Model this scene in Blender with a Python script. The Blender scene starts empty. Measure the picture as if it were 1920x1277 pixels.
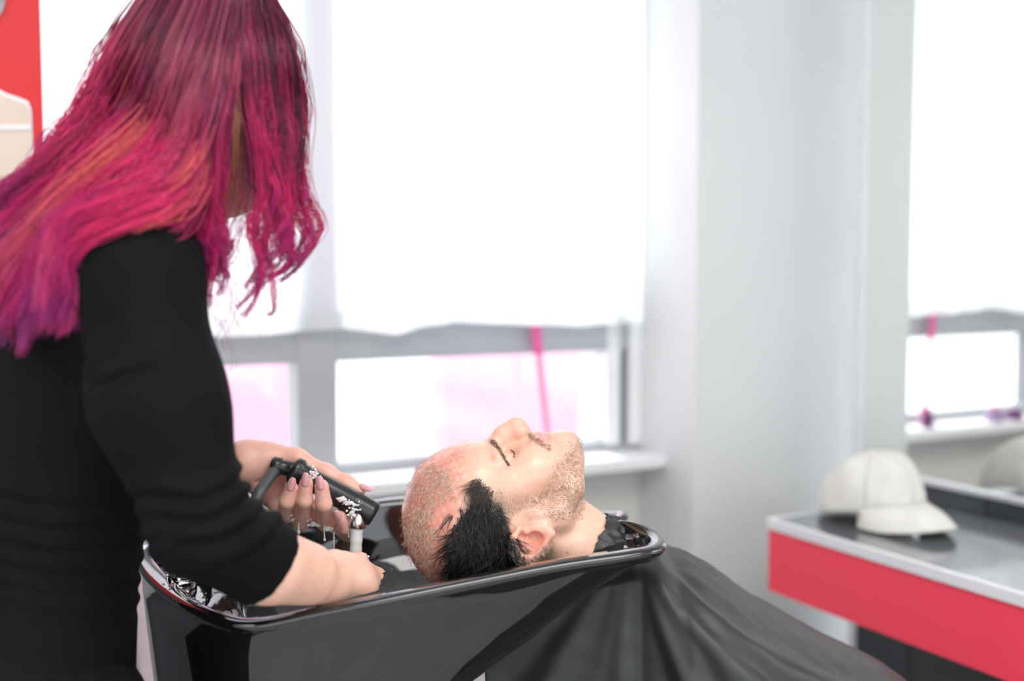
import bpy, bmesh, math, random
import numpy as np
from mathutils import Vector, Matrix
random.seed(7); RNG = np.random.default_rng(7)
SC = bpy.context.scene
COL = SC.collection

# ------------------------------------------------------------------ camera
F = 2100.0; HOR = 500.0; CAMZ = 1.36
PITCH = math.atan((638.5 - HOR) / F)
cam = bpy.data.cameras.new('camera'); cam.sensor_width = 36; cam.lens = F / 1920 * 36
cam.clip_start = 0.05; cam.clip_end = 200
camo = bpy.data.objects.new('camera', cam); COL.objects.link(camo)
camo.location = (0, 0, CAMZ); camo.rotation_euler = (math.pi / 2 - PITCH, 0, 0)
cam.dof.use_dof = True; cam.dof.focus_distance = 1.45; cam.dof.aperture_fstop = (cam.lens / 1000) / 0.024
SC.camera = camo
CP, SP_ = math.cos(PITCH), math.sin(PITCH)
def P(px, py, d):
    """world point seen at pixel (px, py) at forward distance d"""
    a = (px - 960) / F; b = (638.5 - py) / F
    s = d / (CP + b * SP_)
    return np.array((a * s, d, CAMZ + (-SP_ + b * CP) * s))

# ------------------------------------------------------------------ world, light, exposure
w = bpy.data.worlds.new('daylight'); SC.world = w; w.use_nodes = True
bg = w.node_tree.nodes['Background']; bg.inputs['Color'].default_value = (0.90, 0.95, 1.0, 1); bg.inputs['Strength'].default_value = 1.5
SC.view_settings.view_transform = 'Standard'; SC.view_settings.look = 'None'
SC.view_settings.gamma = 1; SC.view_settings.use_curve_mapping = False
SC.view_settings.exposure = 0.7
def area(name, loc, target, sx, sy, power, color=(1, 1, 1)):
    l = bpy.data.lights.new(name, 'AREA'); l.shape = 'RECTANGLE'; l.size = sx; l.size_y = sy; l.energy = power; l.color = color
    o = bpy.data.objects.new(name, l); COL.objects.link(o); o.location = loc
    o.rotation_euler = (Vector(target) - Vector(loc)).to_track_quat('-Z', 'Y').to_euler(); return o
sun = bpy.data.lights.new('sun', 'SUN'); sun.energy = 3.2; sun.angle = 0.15; sun.color = (1, 0.97, 0.93)
suno = bpy.data.objects.new('sun', sun); COL.objects.link(suno)
suno.rotation_euler = Vector((0.25, -0.62, -1.0)).to_track_quat('-Z', 'Y').to_euler()
area('overhead_fill', (0.7, 0.2, 2.68), (0.7, 0.2, 0), 1.6, 1.2, 24, (1, 0.97, 0.94))  # unseen overhead fill, added to brighten floor, column and basin hull

area('overhead_fill', (-1.5, -0.6, 2.68), (-1.5, -0.6, 0), 1.6, 1.2, 16, (1, 0.97, 0.94))  # second unseen fill, added behind left to lift the red fascia and hull
# ------------------------------------------------------------------ helpers
def mesh_obj(name, v, f, mat=None, parent=None, smooth=True, loc=None):
    me = bpy.data.meshes.new(name)
    me.from_pydata([tuple(map(float, p)) for p in v], [], [tuple(map(int, q)) for q in f]); me.update()
    return link(name, me, mat, parent, smooth, loc)
def link(name, me, mat=None, parent=None, smooth=True, loc=None):
    if mat: me.materials.append(mat)
    if smooth and len(me.polygons): me.polygons.foreach_set('use_smooth', [True] * len(me.polygons))
    o = bpy.data.objects.new(name, me); COL.objects.link(o)
    if loc is not None: o.location = loc
    if parent is not None:
        o.parent = parent; o.matrix_parent_inverse = Matrix.Translation(-Vector(parent.location))
    return o
def fast_mesh(name, v, quads):
    me = bpy.data.meshes.new(name); n = len(v); m = len(quads); k = quads.shape[1]
    me.vertices.add(n); me.vertices.foreach_set('co', np.asarray(v, np.float32).ravel())
    me.loops.add(m * k); me.loops.foreach_set('vertex_index', np.asarray(quads, np.int32).ravel())
    me.polygons.add(m); me.polygons.foreach_set('loop_start', np.arange(0, m * k, k, dtype=np.int32))
    me.update(calc_edges=True); me.validate(); return me
def thing(name, label, cat, loc=(0, 0, 0), group=None):
    o = bpy.data.objects.new(name, None); COL.objects.link(o); o.location = loc
    o.empty_display_size = 0.05
    return tag(o, label, cat, group)
def tag(o, label=None, cat=None, group=None, kind=None):
    if label: o['label'] = label
    if cat: o['category'] = cat
    if group: o['group'] = group
    if kind: o['kind'] = kind
    return o
def bevel(o, wd=0.003, seg=2):
    m = o.modifiers.new('bevel', 'BEVEL'); m.width = wd; m.segments = seg; m.limit_method = 'ANGLE'; m.angle_limit = 0.6
    return o
def tube(pts, rad, n=10, cap=True):
    """swept tube; returns verts, faces"""
    pts = [np.asarray(p, float) for p in pts]; m = len(pts)
    rad = [rad] * m if np.isscalar(rad) else list(rad)
    V = []; Fc = []; up = np.array((0.13, 0.31, 0.94)); prev = None
    for i in range(m):
        t = pts[min(i + 1, m - 1)] - pts[max(i - 1, 0)]; t = t / (np.linalg.norm(t) + 1e-9)
        if prev is None: a = np.cross(t, up)
        else: a = prev - t * np.dot(prev, t)
        a = a / (np.linalg.norm(a) + 1e-9); prev = a; b = np.cross(t, a)
        for k in range(n):
            q = 2 * math.pi * k / n
            V.append(pts[i] + rad[i] * (math.cos(q) * a + math.sin(q) * b))
    for i in range(m - 1):
        for k in range(n):
            Fc.append((i * n + k, i * n + (k + 1) % n, (i + 1) * n + (k + 1) % n, (i + 1) * n + k))
    if cap:
        Fc.append(tuple(range(n - 1, -1, -1))); Fc.append(tuple((m - 1) * n + k for k in range(n)))
    return V, Fc
def lathe(prof, axis_o, axis_d, n=32):
    """prof: list of (t along axis, radius)"""
    axis_d = np.asarray(axis_d, float); axis_d = axis_d / np.linalg.norm(axis_d)
    a = np.cross(axis_d, (0.3, 0.2, 0.93)); a /= np.linalg.norm(a); b = np.cross(axis_d, a)
    V = []; Fc = []
    for t, r in prof:
        for k in range(n):
            q = 2 * math.pi * k / n; V.append(np.asarray(axis_o) + axis_d * t + max(r, 1e-5) * (math.cos(q) * a + math.sin(q) * b))
    for i in range(len(prof) - 1):
        for k in range(n): Fc.append((i * n + k, i * n + (k + 1) % n, (i + 1) * n + (k + 1) % n, (i + 1) * n + k))
    return V, Fc
def merge(*vf):
    V = []; Fc = []
    for v, f in vf:
        o = len(V); V += list(v); Fc += [tuple(i + o for i in q) for q in f]
    return V, Fc
def catmull(pts, n, closed=False):
    pts = np.asarray(pts, float); m = len(pts); out = []
    segs = m if closed else m - 1
    ts = np.linspace(0, segs, n, endpoint=not closed)
    for t in ts:
        i = min(int(t), segs - 1); u = t - i
        g = lambda k: pts[k % m] if closed else pts[min(max(k, 0), m - 1)]
        p0, p1, p2, p3 = g(i - 1), g(i), g(i + 1), g(i + 2)
        out.append(0.5 * ((2 * p1) + (-p0 + p2) * u + (2 * p0 - 5 * p1 + 4 * p2 - p3) * u * u + (-p0 + 3 * p1 - 3 * p2 + p3) * u ** 3))
    return np.array(out)

# ------------------------------------------------------------------ materials
def mat(name, col, rough=0.5, metal=0.0, noise=0.0, nscale=8.0, bump=0.0, bscale=60.0, coat=0.0, spec=0.5, sss=0.0, attr=None, trans=0.0, sheen=0.0, ior=None, rnoise=0.0):
    m = bpy.data.materials.new(name); m.use_nodes = True; nt = m.node_tree; b = nt.nodes['Principled BSDF']
    b.inputs['Base Color'].default_value = (*col, 1); b.inputs['Roughness'].default_value = rough; b.inputs['Metallic'].default_value = metal
    b.inputs['Specular IOR Level'].default_value = spec; b.inputs['Coat Weight'].default_value = coat; b.inputs['Coat Roughness'].default_value = 0.03
    b.inputs['Transmission Weight'].default_value = trans; b.inputs['Sheen Weight'].default_value = sheen
    if ior: b.inputs['IOR'].default_value = ior
    if sss:
        b.inputs['Subsurface Weight'].default_value = sss; b.inputs['Subsurface Radius'].default_value = (0.012, 0.005, 0.003); b.inputs['Subsurface Scale'].default_value = 0.5
    tc = nt.nodes.new('ShaderNodeTexCoord'); base = None
    if attr:
        at = nt.nodes.new('ShaderNodeAttribute'); at.attribute_name = attr; base = at.outputs['Color']; nt.links.new(base, b.inputs['Base Color'])
    if noise > 0:
        n = nt.nodes.new('ShaderNodeTexNoise'); n.inputs['Scale'].default_value = nscale; n.inputs['Detail'].default_value = 4; nt.links.new(tc.outputs['Object'], n.inputs['Vector'])
        mr = nt.nodes.new('ShaderNodeMapRange'); mr.inputs[1].default_value = 0.3; mr.inputs[2].default_value = 0.7; mr.inputs[3].default_value = 1 - noise; mr.inputs[4].default_value = 1 + noise
        nt.links.new(n.outputs['Fac'], mr.inputs[0])
        mx = nt.nodes.new('ShaderNodeMix'); mx.data_type = 'RGBA'; mx.blend_type = 'MULTIPLY'; mx.inputs[0].default_value = 1
        if base: nt.links.new(base, mx.inputs[6])
        else: mx.inputs[6].default_value = (*col, 1)
        nt.links.new(mr.outputs[0], mx.inputs[7]); nt.links.new(mx.outputs[2], b.inputs['Base Color'])
    if bump > 0:
        n2 = nt.nodes.new('ShaderNodeTexNoise'); n2.inputs['Scale'].default_value = bscale; n2.inputs['Detail'].default_value = 5; nt.links.new(tc.outputs['Object'], n2.inputs['Vector'])
        bp = nt.nodes.new('ShaderNodeBump'); bp.inputs['Strength'].default_value = bump; bp.inputs['Distance'].default_value = 0.002
        nt.links.new(n2.outputs['Fac'], bp.inputs['Height']); nt.links.new(bp.outputs['Normal'], b.inputs['Normal'])
        if rnoise > 0:
            r2 = nt.nodes.new('ShaderNodeMapRange'); r2.inputs[1].default_value = .35; r2.inputs[2].default_value = .65; r2.inputs[3].default_value = rough; r2.inputs[4].default_value = rough + rnoise
            nt.links.new(n2.outputs['Fac'], r2.inputs[0]); nt.links.new(r2.outputs[0], b.inputs['Roughness'])
    return m
M = {}
M['wall'] = mat('painted_wall', (0.72, 0.73, 0.73), 0.7, noise=0.02, nscale=3, bump=0.15, bscale=180)
M['wall_beige'] = mat('beige_wall', (0.72, 0.70, 0.67), 0.7, noise=0.02, bump=0.1, bscale=150)
M['white'] = mat('white_paint', (0.86, 0.87, 0.88), 0.45, noise=0.02, bump=0.05)
M['floor'] = mat('grey_floor', (0.50, 0.49, 0.47), 0.35, noise=0.08, nscale=5, bump=0.1)
M['frame'] = mat('grey_window_frame', (0.42, 0.44, 0.47), 0.5, noise=0.03, bump=0.05)
M['frame_dark'] = mat('dark_window_seal', (0.20, 0.21, 0.25), 0.5, noise=0.05)
M['tile'] = mat('dark_grey_tile', (0.045, 0.05, 0.058), 0.28, noise=0.1, nscale=4, bump=0.06, bscale=30)
M['grout'] = mat('grout', (0.17, 0.18, 0.19), 0.8, noise=0.1, nscale=60, bump=0.2)
M['red'] = mat('red_laminate', (0.97, 0.065, 0.12), 0.35, noise=0.015, nscale=2, bump=0.03)
M['redwall'] = mat('red_panel', (0.74, 0.012, 0.02), 0.5, noise=0.04, nscale=2)
M['counter'] = mat('dark_grey_laminate', (0.15, 0.16, 0.17), 0.20, spec=1.0, coat=0.6, noise=0.08, nscale=20, bump=0.04, bscale=200)
M['edge'] = mat('white_edging', (0.78, 0.79, 0.81), 0.3, noise=0.02)
M['alu'] = mat('brushed_aluminium', (0.80, 0.81, 0.83), 0.35, 0.6, noise=0.05, nscale=60)
M['mirror'] = mat('mirror_glass', (0.93, 0.95, 0.94), 0.01, 1.0, noise=0.004, nscale=2)
M['black'] = mat('black_glazed_ceramic', (0.006, 0.0065, 0.007), 0.035, spec=0.6, coat=0.7, noise=0.05, bump=0.012, bscale=9)
M['chrome'] = mat('chrome', (0.85, 0.85, 0.87), 0.06, 1.0, noise=0.03, nscale=60)
M['nickel'] = mat('satin_nickel', (0.62, 0.60, 0.56), 0.25, 1.0, noise=0.05, nscale=60)
M['plastic'] = mat('black_plastic', (0.018, 0.019, 0.021), 0.28, noise=0.1, bump=0.06, bscale=400)
M['hose'] = mat('grey_hose', (0.075, 0.08, 0.085), 0.4, noise=0.1, bump=0.1, bscale=300)
M['cotton'] = mat('offwhite_cotton', (0.72, 0.71, 0.66), 0.9, noise=0.05, nscale=40, bump=0.5, bscale=500, sheen=0.3)
M['nylon'] = mat('black_nylon_cape', (0.015, 0.017, 0.0175), 0.48, noise=0.08, nscale=15, bump=0.10, bscale=500, spec=0.55, sheen=0.0)
M['water'] = mat('clear_water', (0.95, 0.97, 1.0), 0.03, trans=1.0, ior=1.33, noise=0.01)
M['foam'] = mat('soap_foam', (0.80, 0.76, 0.74), 0.55, bump=0.3, bscale=700, sss=0.3, noise=0.04, nscale=200)
# ================================================================== the room
U2 = np.array((math.cos(math.atan(1110 / F)), math.sin(math.atan(1110 / F)), 0))
U1 = np.array((-U2[1], U2[0], 0)); YAW = math.atan2(U2[1], U2[0])
DC = 2.43
Cc = np.array(((1443 - 960) / F * DC, DC, 0)); M0 = Cc + 0.45 * U2
def R2W(u, v, z=0): return M0 + u * U2 + v * U1 + np.array((0, 0, z))
def room_v(px, py, v):   # point on plane v seen at pixel
    a = (px - 960) / F; n = M0 + v * U1
    # (n.x + u*U2x) = a*(n.y + u*U2y)
    u = (a * n[1] - n[0]) / (U2[0] - a * U2[1]); q = R2W(u, v); return u, P(px, py, q[1])[2]
def room_u(px, py, u):
    a = (px - 960) / F; n = M0 + u * U2
    v = (a * n[1] - n[0]) / (U1[0] - a * U1[1]); q = R2W(u, v); return v, P(px, py, q[1])[2]
BOX = [(0, 0, 0), (1, 0, 0), (1, 1, 0), (0, 1, 0), (0, 0, 1), (1, 0, 1), (1, 1, 1), (0, 1, 1)]
BF = [(0, 3, 2, 1), (4, 5, 6, 7), (0, 1, 5, 4), (1, 2, 6, 5), (2, 3, 7, 6), (3, 0, 4, 7)]
def rboxvf(u0, u1, v0, v1, z0, z1):
    return [R2W(u0 + (u1 - u0) * a, v0 + (v1 - v0) * b, z0 + (z1 - z0) * c) for a, b, c in BOX], BF
def rbox(name, u0, u1, v0, v1, z0, z1, m, parent=None, bv=0.0):
    o = mesh_obj(name, *rboxvf(u0, u1, v0, v1, z0, z1), m, parent, smooth=False)
    if bv: bevel(o, bv)
    return o
ST = lambda o: tag(o, kind='structure')
VW = 0.609                      # window plane
uE, _ = room_v(1305, 800, 0.3556)   # column's near corner
VCOL = 0.3556
vEnd, _ = room_u(1612, 1000, 0.0)   # end of the mirror wall
CEIL = 2.7
ST(rbox('floor', -5, 0.12, -6, VW + 0.3, -0.1, 0.0, M['floor']))
ST(rbox('ceiling', -5, 1.2, -4.2, VW + 0.3, CEIL, CEIL + 0.1, M['white']))
ST(rbox('wall_right', 0.0, 0.12, -4.2, vEnd, 0, CEIL, M['wall']))
ST(rbox('column', uE, 1.2, VCOL, VW + 0.3, 0, CEIL, M['wall'], bv=0.004))
ST(rbox('floor_recess', 0.12, 1.2, -1.0, VW + 0.3, -0.1, 0.0, M['floor']))
ST(rbox('wall_recess', 1.2, 1.3, -1.0, VW + 0.3, 0, CEIL, M['wall']))
ST(rbox('wall_left', -5.1, -5.0, -4.2, VW + 0.3, 0, CEIL, M['wall']))
ST(rbox('trim_1', -0.012, 0.0, vEnd - 0.02, vEnd + 0.004, 0, 2.65, M['edge'], bv=0.002))
_, zSill = room_v(620, 880, VW); _, zRail0 = room_v(620, 678, VW)
_, zRail1 = room_v(620, 560, VW); uMul0, _ = room_v(552, 700, VW); uMul1, _ = room_v(628, 700, VW)
print('sill', zSill, 'rail', zRail0, zRail1, 'mul', uMul0, uMul1, 'col', uE, 'end', vEnd)
# window wall: parapet, sill board, lintel, grey frame, panes
ST(rbox('wall_window', -5, uE, VW - 0.01, VW + 0.2, 0, zSill - 0.03, M['wall_beige']))
ST(rbox('windowsill', -5, uE, VW - 0.14, VW + 0.02, zSill - 0.045, zSill - 0.015, M['white'], bv=0.004))
uW0 = -4.6
win = ST(rbox('window_frame_rail', uW0, uE, VW - 0.01, VW + 0.06, zRail0, zRail0 + 0.115, M['frame'], bv=0.004))
win.name = 'window_1'
rbox('window_sash', uW0, uE, VW, VW + 0.06, zSill - 0.015, zSill + 0.012, M['frame'], win, 0.003)
rbox('window_head', uW0, uE, VW, VW + 0.06, 2.45, 2.52, M['frame'], win, 0.003)
for a, b in ((uMul0, uMul1), (uMul0 - 1.32, uMul1 - 1.32), (uMul0 - 2.64, uMul1 - 2.64)):
    rbox('mullion', a, b, VW - 0.015, VW + 0.065, zSill, 2.5, M['frame'], win, 0.004)
ua, _ = room_v(1134, 800, VW); ub, _ = room_v(1160, 800, VW); uc, _ = room_v(1176, 800, VW)
rbox('white_post', ua, ub, VW - 0.01, VW + 0.05, zSill, zRail0 + .2, M['white'], win, 0.003)
rbox('window_seal', ub, uc, VW, VW + 0.05, zSill, zRail0 + .2, M['frame_dark'], win, 0.002)
rbox('white_post', uc, uE, VW - 0.02, VW + 0.05, zSill, 2.5, M['white'], win, 0.003)
ST(rbox('wall_lintel', -5, uE, VW - 0.01, VW + 0.2, 2.5, CEIL, M['wall']))
glass = bpy.data.materials.new('window_glass'); glass.use_nodes = True
nt = glass.node_tree; nt.nodes.clear()
o_ = nt.nodes.new('ShaderNodeOutputMaterial'); mx = nt.nodes.new('ShaderNodeMixShader'); tr = nt.nodes.new('ShaderNodeBsdfTransparent'); gl = nt.nodes.new('ShaderNodeBsdfGlossy')
gl.inputs['Roughness'].default_value = 0.02; mx.inputs[0].default_value = 0.05; tr.inputs[0].default_value = (0.97, 0.98, 0.98, 1)
nt.links.new(tr.outputs[0], mx.inputs[1]); nt.links.new(gl.outputs[0], mx.inputs[2]); nt.links.new(mx.outputs[0], o_.inputs[0])
edges = [uMul1 - 2.64, uMul0 - 1.32, uMul1 - 1.32, uMul0, uMul1, ua]
for k in range(0, 6, 2):
    rbox('pane', edges[k], edges[k + 1], VW + 0.025, VW + 0.031, zSill, zRail0, glass, win)
    rbox('pane', edges[k], edges[k + 1], VW + 0.025, VW + 0.031, zRail0 + 0.11, 2.46, glass, win)

# outside: pale pink facade across the street and pavement
M['pink'] = mat('pale_pink_render', (0.84, 0.47, 0.64), 0.8, noise=0.02, nscale=1)
M['palewall'] = mat('pale_render', (0.93, 0.93, 0.94), 0.8, noise=0.02, nscale=1)
M['paving'] = mat('pale_paving', (0.80, 0.78, 0.80), 0.8, noise=0.03, nscale=2)
ST(rbox('pavement_outside', -14, 10, VW + 0.2, 12, -0.25, -0.12, M['paving']))
# facade stops at about window-rail height so the sky stays open
def fac(px0, px1, nm, m, v=2.6, h=1.75):
    a, _ = room_v(px0, 700, v); b, _ = room_v(px1, 700, v)
    return rbox(nm, a, b, v, v + 0.15, -0.12, h, m)
tag(fac(300, 575, 'boundary_wall', M['pink']), 'pale pink panel outside behind the left lower pane', 'panel')
tag(fac(832, 2600, 'boundary_wall', M['pink']), 'pale pink panel outside behind the reclining head', 'panel')

# curtain: sheer white, wavy hem
cu = bpy.data.materials.new('sheer_white_curtain'); cu.use_nodes = True; nt = cu.node_tree; nt.nodes.clear()
o_ = nt.nodes.new('ShaderNodeOutputMaterial'); d = nt.nodes.new('ShaderNodeBsdfDiffuse'); t = nt.nodes.new('ShaderNodeBsdfTranslucent'); tr = nt.nodes.new('ShaderNodeBsdfTransparent')
d.inputs[0].default_value = (0.88, 0.9, 0.92, 1); t.inputs[0].default_value = (0.97, 0.98, 1, 1)
m1 = nt.nodes.new('ShaderNodeMixShader'); m1.inputs[0].default_value = 0.65; m2 = nt.nodes.new('ShaderNodeMixShader')
wv = nt.nodes.new('ShaderNodeTexNoise'); wv.inputs['Scale'].default_value = 7; tcn = nt.nodes.new('ShaderNodeTexCoord')
mp = nt.nodes.new('ShaderNodeMapping'); mp.inputs['Scale'].default_value = (1, 1, 0.02); nt.links.new(tcn.outputs['Object'], mp.inputs[0]); nt.links.new(mp.outputs[0], wv.inputs[0])
mr = nt.nodes.new('ShaderNodeMapRange'); mr.inputs[1].default_value = .3; mr.inputs[2].default_value = .7; mr.inputs[3].default_value = 0.10; mr.inputs[4].default_value = 0.20; nt.links.new(wv.outputs[0], mr.inputs[0])
nt.links.new(mr.outputs[0], m2.inputs[0]); nt.links.new(d.outputs[0], m1.inputs[1]); nt.links.new(t.outputs[0], m1.inputs[2]); nt.links.new(m1.outputs[0], m2.inputs[1]); nt.links.new(tr.outputs[0], m2.inputs[2]); nt.links.new(m2.outputs[0], o_.inputs[0])
VC = VW - 0.07
def hem(px, py): return room_v(px, py, VC)
hp = [hem(*q) for q in ((90, 640), (430, 632), (560, 622), (640, 616), (735, 627), (800, 612), (850, 604), (1000, 610), (1100, 612), (1198, 604))]
hu = [q[0] for q in hp]; hz = [q[1] for q in hp]
n = 420; us = np.linspace(-4.3, hu[-1], n); zs = np.interp(us, hu, hz, left=hz[0])
V = []; rows = 14
for j in range(rows):
    t_ = j / (rows - 1)
    for i in range(n):
        wob = 0.012 * math.sin(us[i] * 46 + 1.3 * math.sin(us[i] * 7)) + 0.008 * math.sin(us[i] * 19)
        V.append(R2W(us[i], VC + wob * (0.6 + 0.4 * (1 - t_)), zs[i] + (2.5 - zs[i]) * t_))
Fq = [(j * n + i, j * n + i + 1, (j + 1) * n + i + 1, (j + 1) * n + i) for j in range(rows - 1) for i in range(n - 1)]
tag(mesh_obj('curtain', V, Fq, cu), 'sheer white curtain hanging over the upper window with a wavy hem', 'curtain')
rod = merge(tube([R2W(-4.4, VC, 2.52), R2W(uE, VC, 2.52)], 0.012, 10))
tag(mesh_obj('curtain_rod', *rod, M['alu']), 'metal rod carrying the sheer white curtain', 'curtain rod')
# pink ribbon hanging below the curtain
M['ribbon'] = mat('pink_ribbon', (0.85, 0.12, 0.38), 0.5, noise=0.05)
M['ribbon_pale'] = mat('pale_pink_ribbon', (0.93, 0.35, 0.50), 0.5, noise=0.05)  # paler pink for the lower strip
rp = [(1003, 590), (1006, 640), (1010, 670)]
v_, f_ = [], []
def strip(pxs, wpx, v):
    V = []
    for (px, py) in pxs:
        for s in (-wpx, wpx):
            for dv in (0, 0.004):
                u, z = room_v(px + s / 2, py, v); V.append(R2W(u, v + dv, z))
    Fc = []
    for i in range(len(pxs) - 1):
        a = i * 4; b = a + 4
        Fc += [(a, a + 2, b + 2, b), (a + 1, b + 1, b + 3, a + 3), (a, b, b + 1, a + 1), (a + 2, a + 3, b + 3, b + 2)]
    Fc += [(0, 1, 3, 2), (len(V) - 4, len(V) - 2, len(V) - 1, len(V) - 3)]
    return V, Fc
t_ = thing('ribbon', 'thin pink ribbon hanging at the window below the curtain hem', 'ribbon', R2W(*[room_v(1005, 620, VW - .04)[0], VW - .04, 1.2]))
mesh_obj('ribbon_band', *strip([(1000, 560), (1006, 620), (1011, 665)], 16, VW - .04), M['ribbon'], t_, smooth=False)
mesh_obj('ribbon_tail', *strip([(1011, 665), (1018, 730), (1028, 815), (1034, 870)], 11, VW - .04), M['ribbon_pale'], t_, smooth=False)

# pink striped sheet added under the sill for an unclear pale shape
M['striped_sheet'] = mat('pale_pink_sheet', (0.88, 0.74, 0.80), 0.9, noise=0.03, nscale=30, bump=0.5, bscale=300)
M['stripe'] = mat('red_stripe', (0.75, 0.04, 0.12), 0.9, noise=0.05)
def striped_sheet():
    u0, _ = room_v(215, 1150, VW - .10); u1, _ = room_v(286, 1200, VW - .10); us_, _ = room_v(270, 1200, VW - .10)
    t = thing('striped_sheet', 'pale pink sheet with a thin red stripe, added for an unclear shape under the sill', 'striped_sheet', R2W((u0 + u1) / 2, VW - .1, .45))
    z1 = zSill - .05
    def sheet(nm, a, b, off, m):
        V = []; n = 14; rows = 10
        for s in (0, 1):
            for j in range(rows):
                for i in range(n):
                    q = i / (n - 1); z = z1 - (z1 - .15) * j / (rows - 1); V.append(R2W(a + (b - a) * q + .05 * (j / (rows - 1)), VW - .155 + .006 * math.sin((a + (b - a) * q) * 60) - off + s * .006, z))
        F_ = []; o = rows * n
        for j in range(rows - 1):
            for i in range(n - 1): k = j * n + i; F_ += [(k, k + 1, k + n + 1, k + n), (o + k, o + k + n, o + k + n + 1, o + k + 1)]
            F_ += [(j * n, (j + 1) * n, o + (j + 1) * n, o + j * n), (j * n + n - 1, o + j * n + n - 1, o + (j + 1) * n + n - 1, (j + 1) * n + n - 1)]
        mesh_obj(nm, V, F_, m, t)
    sheet('sheet_cloth', u0, u1, 0, M['striped_sheet']); sheet('stripe', us_, us_ + .006, .0015, M['stripe'])
striped_sheet()

# red panel with its print (left edge of the frame)
VR = 0.25
uR, _ = room_v(91, 250, VR)
rp_ = thing('display_panel', 'tall red display panel with pale printed figure left of the window', 'display panel', R2W(uR - .4, VR, 0))
rbox('panel_board', uR - 0.9, uR, VR, VR + 0.03, 1.15, 2.5, M['redwall'], rp_, 0.002)
rbox('unseen_dark_base', uR - 0.9, uR - 0.002, VR, VR + 0.03, 0.0, 1.15, M['tile'], rp_, 0.002)  # unseen near-black board, added to darken the basin's reflection
M['print_beige'] = mat('printed_beige', (0.80, 0.66, 0.55), 0.6, noise=0.05, nscale=5)
M['print_white'] = mat('printed_white', (0.85, 0.85, 0.87), 0.6, noise=0.04, nscale=9)
M['print_grey'] = mat('printed_grey_hair', (0.42, 0.42, 0.44), 0.6, noise=0.35, nscale=40)
def flat_print(name, poly, m, v, th=0.003):
    pts = [room_v(x, y, v) for x, y in poly]; k = len(pts)
    V = [R2W(u, v, z) for u, z in pts] + [R2W(u, v + th, z) for u, z in pts]
    Fc = [tuple(range(k)), tuple(range(2 * k - 1, k - 1, -1))] + [(i, i + k, (i + 1) % k + k, (i + 1) % k) for i in range(k)]
    return mesh_obj(name, V, Fc, m, rp_, smooth=False)
flat_print('printed_outline', [(-60, 150), (2, 163), (24, 175), (48, 183), (64, 190), (69, 205), (71, 300), (73, 420), (-60, 420)], M['print_white'], VR - .004)
flat_print('printed_torso', [(-60, 162), (0, 172), (22, 182), (46, 191), (60, 197), (65, 210), (67, 300), (69, 420), (-60, 420)], M['print_beige'], VR - .008)
flat_print('printed_torso_band', [(-60, 236), (66, 234), (66, 243), (-60, 245)], M['print_white'], VR - .011)
flat_print('printed_face', [(-60, -60), (8, -60), (9, 10), (6, 55), (0, 72), (-60, 90)], M['print_white'], VR - .006)
flat_print('printed_hair', [(8, -60), (30, -60), (27, 0), (22, 18), (12, 34), (8, 40), (7, 8)], M['print_grey'], VR - .009)

# ------------------------------------------------------------------ counter, tiles, mirror
zc = P(1443, 971, DC)[2]; zb = P(1452, 1107, DC)[2]; zm = P(1452, 994, DC)[2]
print('counter z', zc, zb)
uF = -0.45; v0 = -2.6
ct = thing('counter', 'wall-mounted red fronted counter with dark grey top under the mirror', 'counter', R2W(uF / 2, -0.8, zb))
rbox('worktop', uF + 0.012, -0.012, v0, -0.012, zc - 0.022, zc - 0.001, M['counter'], ct)
rbox('front_edging', uF, uF + 0.012, v0, 0.0, zc - 0.024, zc, M['edge'], ct, 0.002)
rbox('side_edging', uF + 0.012, -0.012, -0.012, 0.0, zc - 0.024, zc, M['edge'], ct, 0.002)
rbox('red_fascia', uF + 0.005, uF + 0.023, v0, -0.003, zb, zc - 0.024, M['red'], ct, 0.001)
rbox('side_panel', uF + 0.023, -0.012, -0.02, -0.003, zb, zc - 0.024, M['edge'], ct, 0.001)
# tiles as pieces of the wall
wallr = bpy.data.objects['wall_right']
_, zl = room_u(1920, 951, -0.012)
_, zl2 = room_u(1706, 896, -0.012); zl = (zl + zl2) / 2
print('ledge', zl, zl2)
vj, _ = room_u(1862, 960, -0.01); vj2, _ = room_u(1722, 1230, -0.01)
rbox('grout_bed', -0.004, 0.0, -4.0, vEnd - 0.02, 0.0, zl, M['grout'], wallr)
tw = 0.33
def tile_me(du, dv, dz):
    bm = bmesh.new(); bmesh.ops.create_cube(bm, size=1, matrix=Matrix.Rotation(YAW, 4, 'Z') @ Matrix.Diagonal((du, dv, dz, 1)))
    me = bpy.data.meshes.new('tile'); bm.to_mesh(me); bm.free(); me.materials.append(M['tile']); return me
gap = 0.005; zt = zl - zc - 0.002
def place_tiles(vj, z0, z1, k0, k1, name='wall_tile'):
    me = tile_me(0.008, tw - gap, z1 - z0 - gap)
    for k in range(k0, k1):
        vc = vj - tw * (k + 0.5)
        o = bpy.data.objects.new(name, me); COL.objects.link(o); o.location = R2W(-0.008, vc, (z0 + z1) / 2)
        o.parent = wallr
place_tiles(vj, zc, zl, 0, 5)
va, vb = vj, vEnd - 0.022
me = tile_me(0.008, vb - va - gap, zl - zc - gap); o = bpy.data.objects.new('wall_tile', me); COL.objects.link(o); o.location = R2W(-0.008, (va + vb) / 2, (zl + zc) / 2); o.parent = wallr
for k in range(3):
    z1 = zc - 0.03 - k * 0.62; z0 = max(z1 - 0.62, 0.0)
    if z1 < 0.02: continue
    place_tiles(vj2, z0, z1, 0, 6)
    me = tile_me(0.008, vb - vj2 - gap, z1 - z0 - gap); o = bpy.data.objects.new('wall_tile', me); COL.objects.link(o); o.location = R2W(-0.008, (vj2 + vb) / 2, (z0 + z1) / 2); o.parent = wallr
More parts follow.
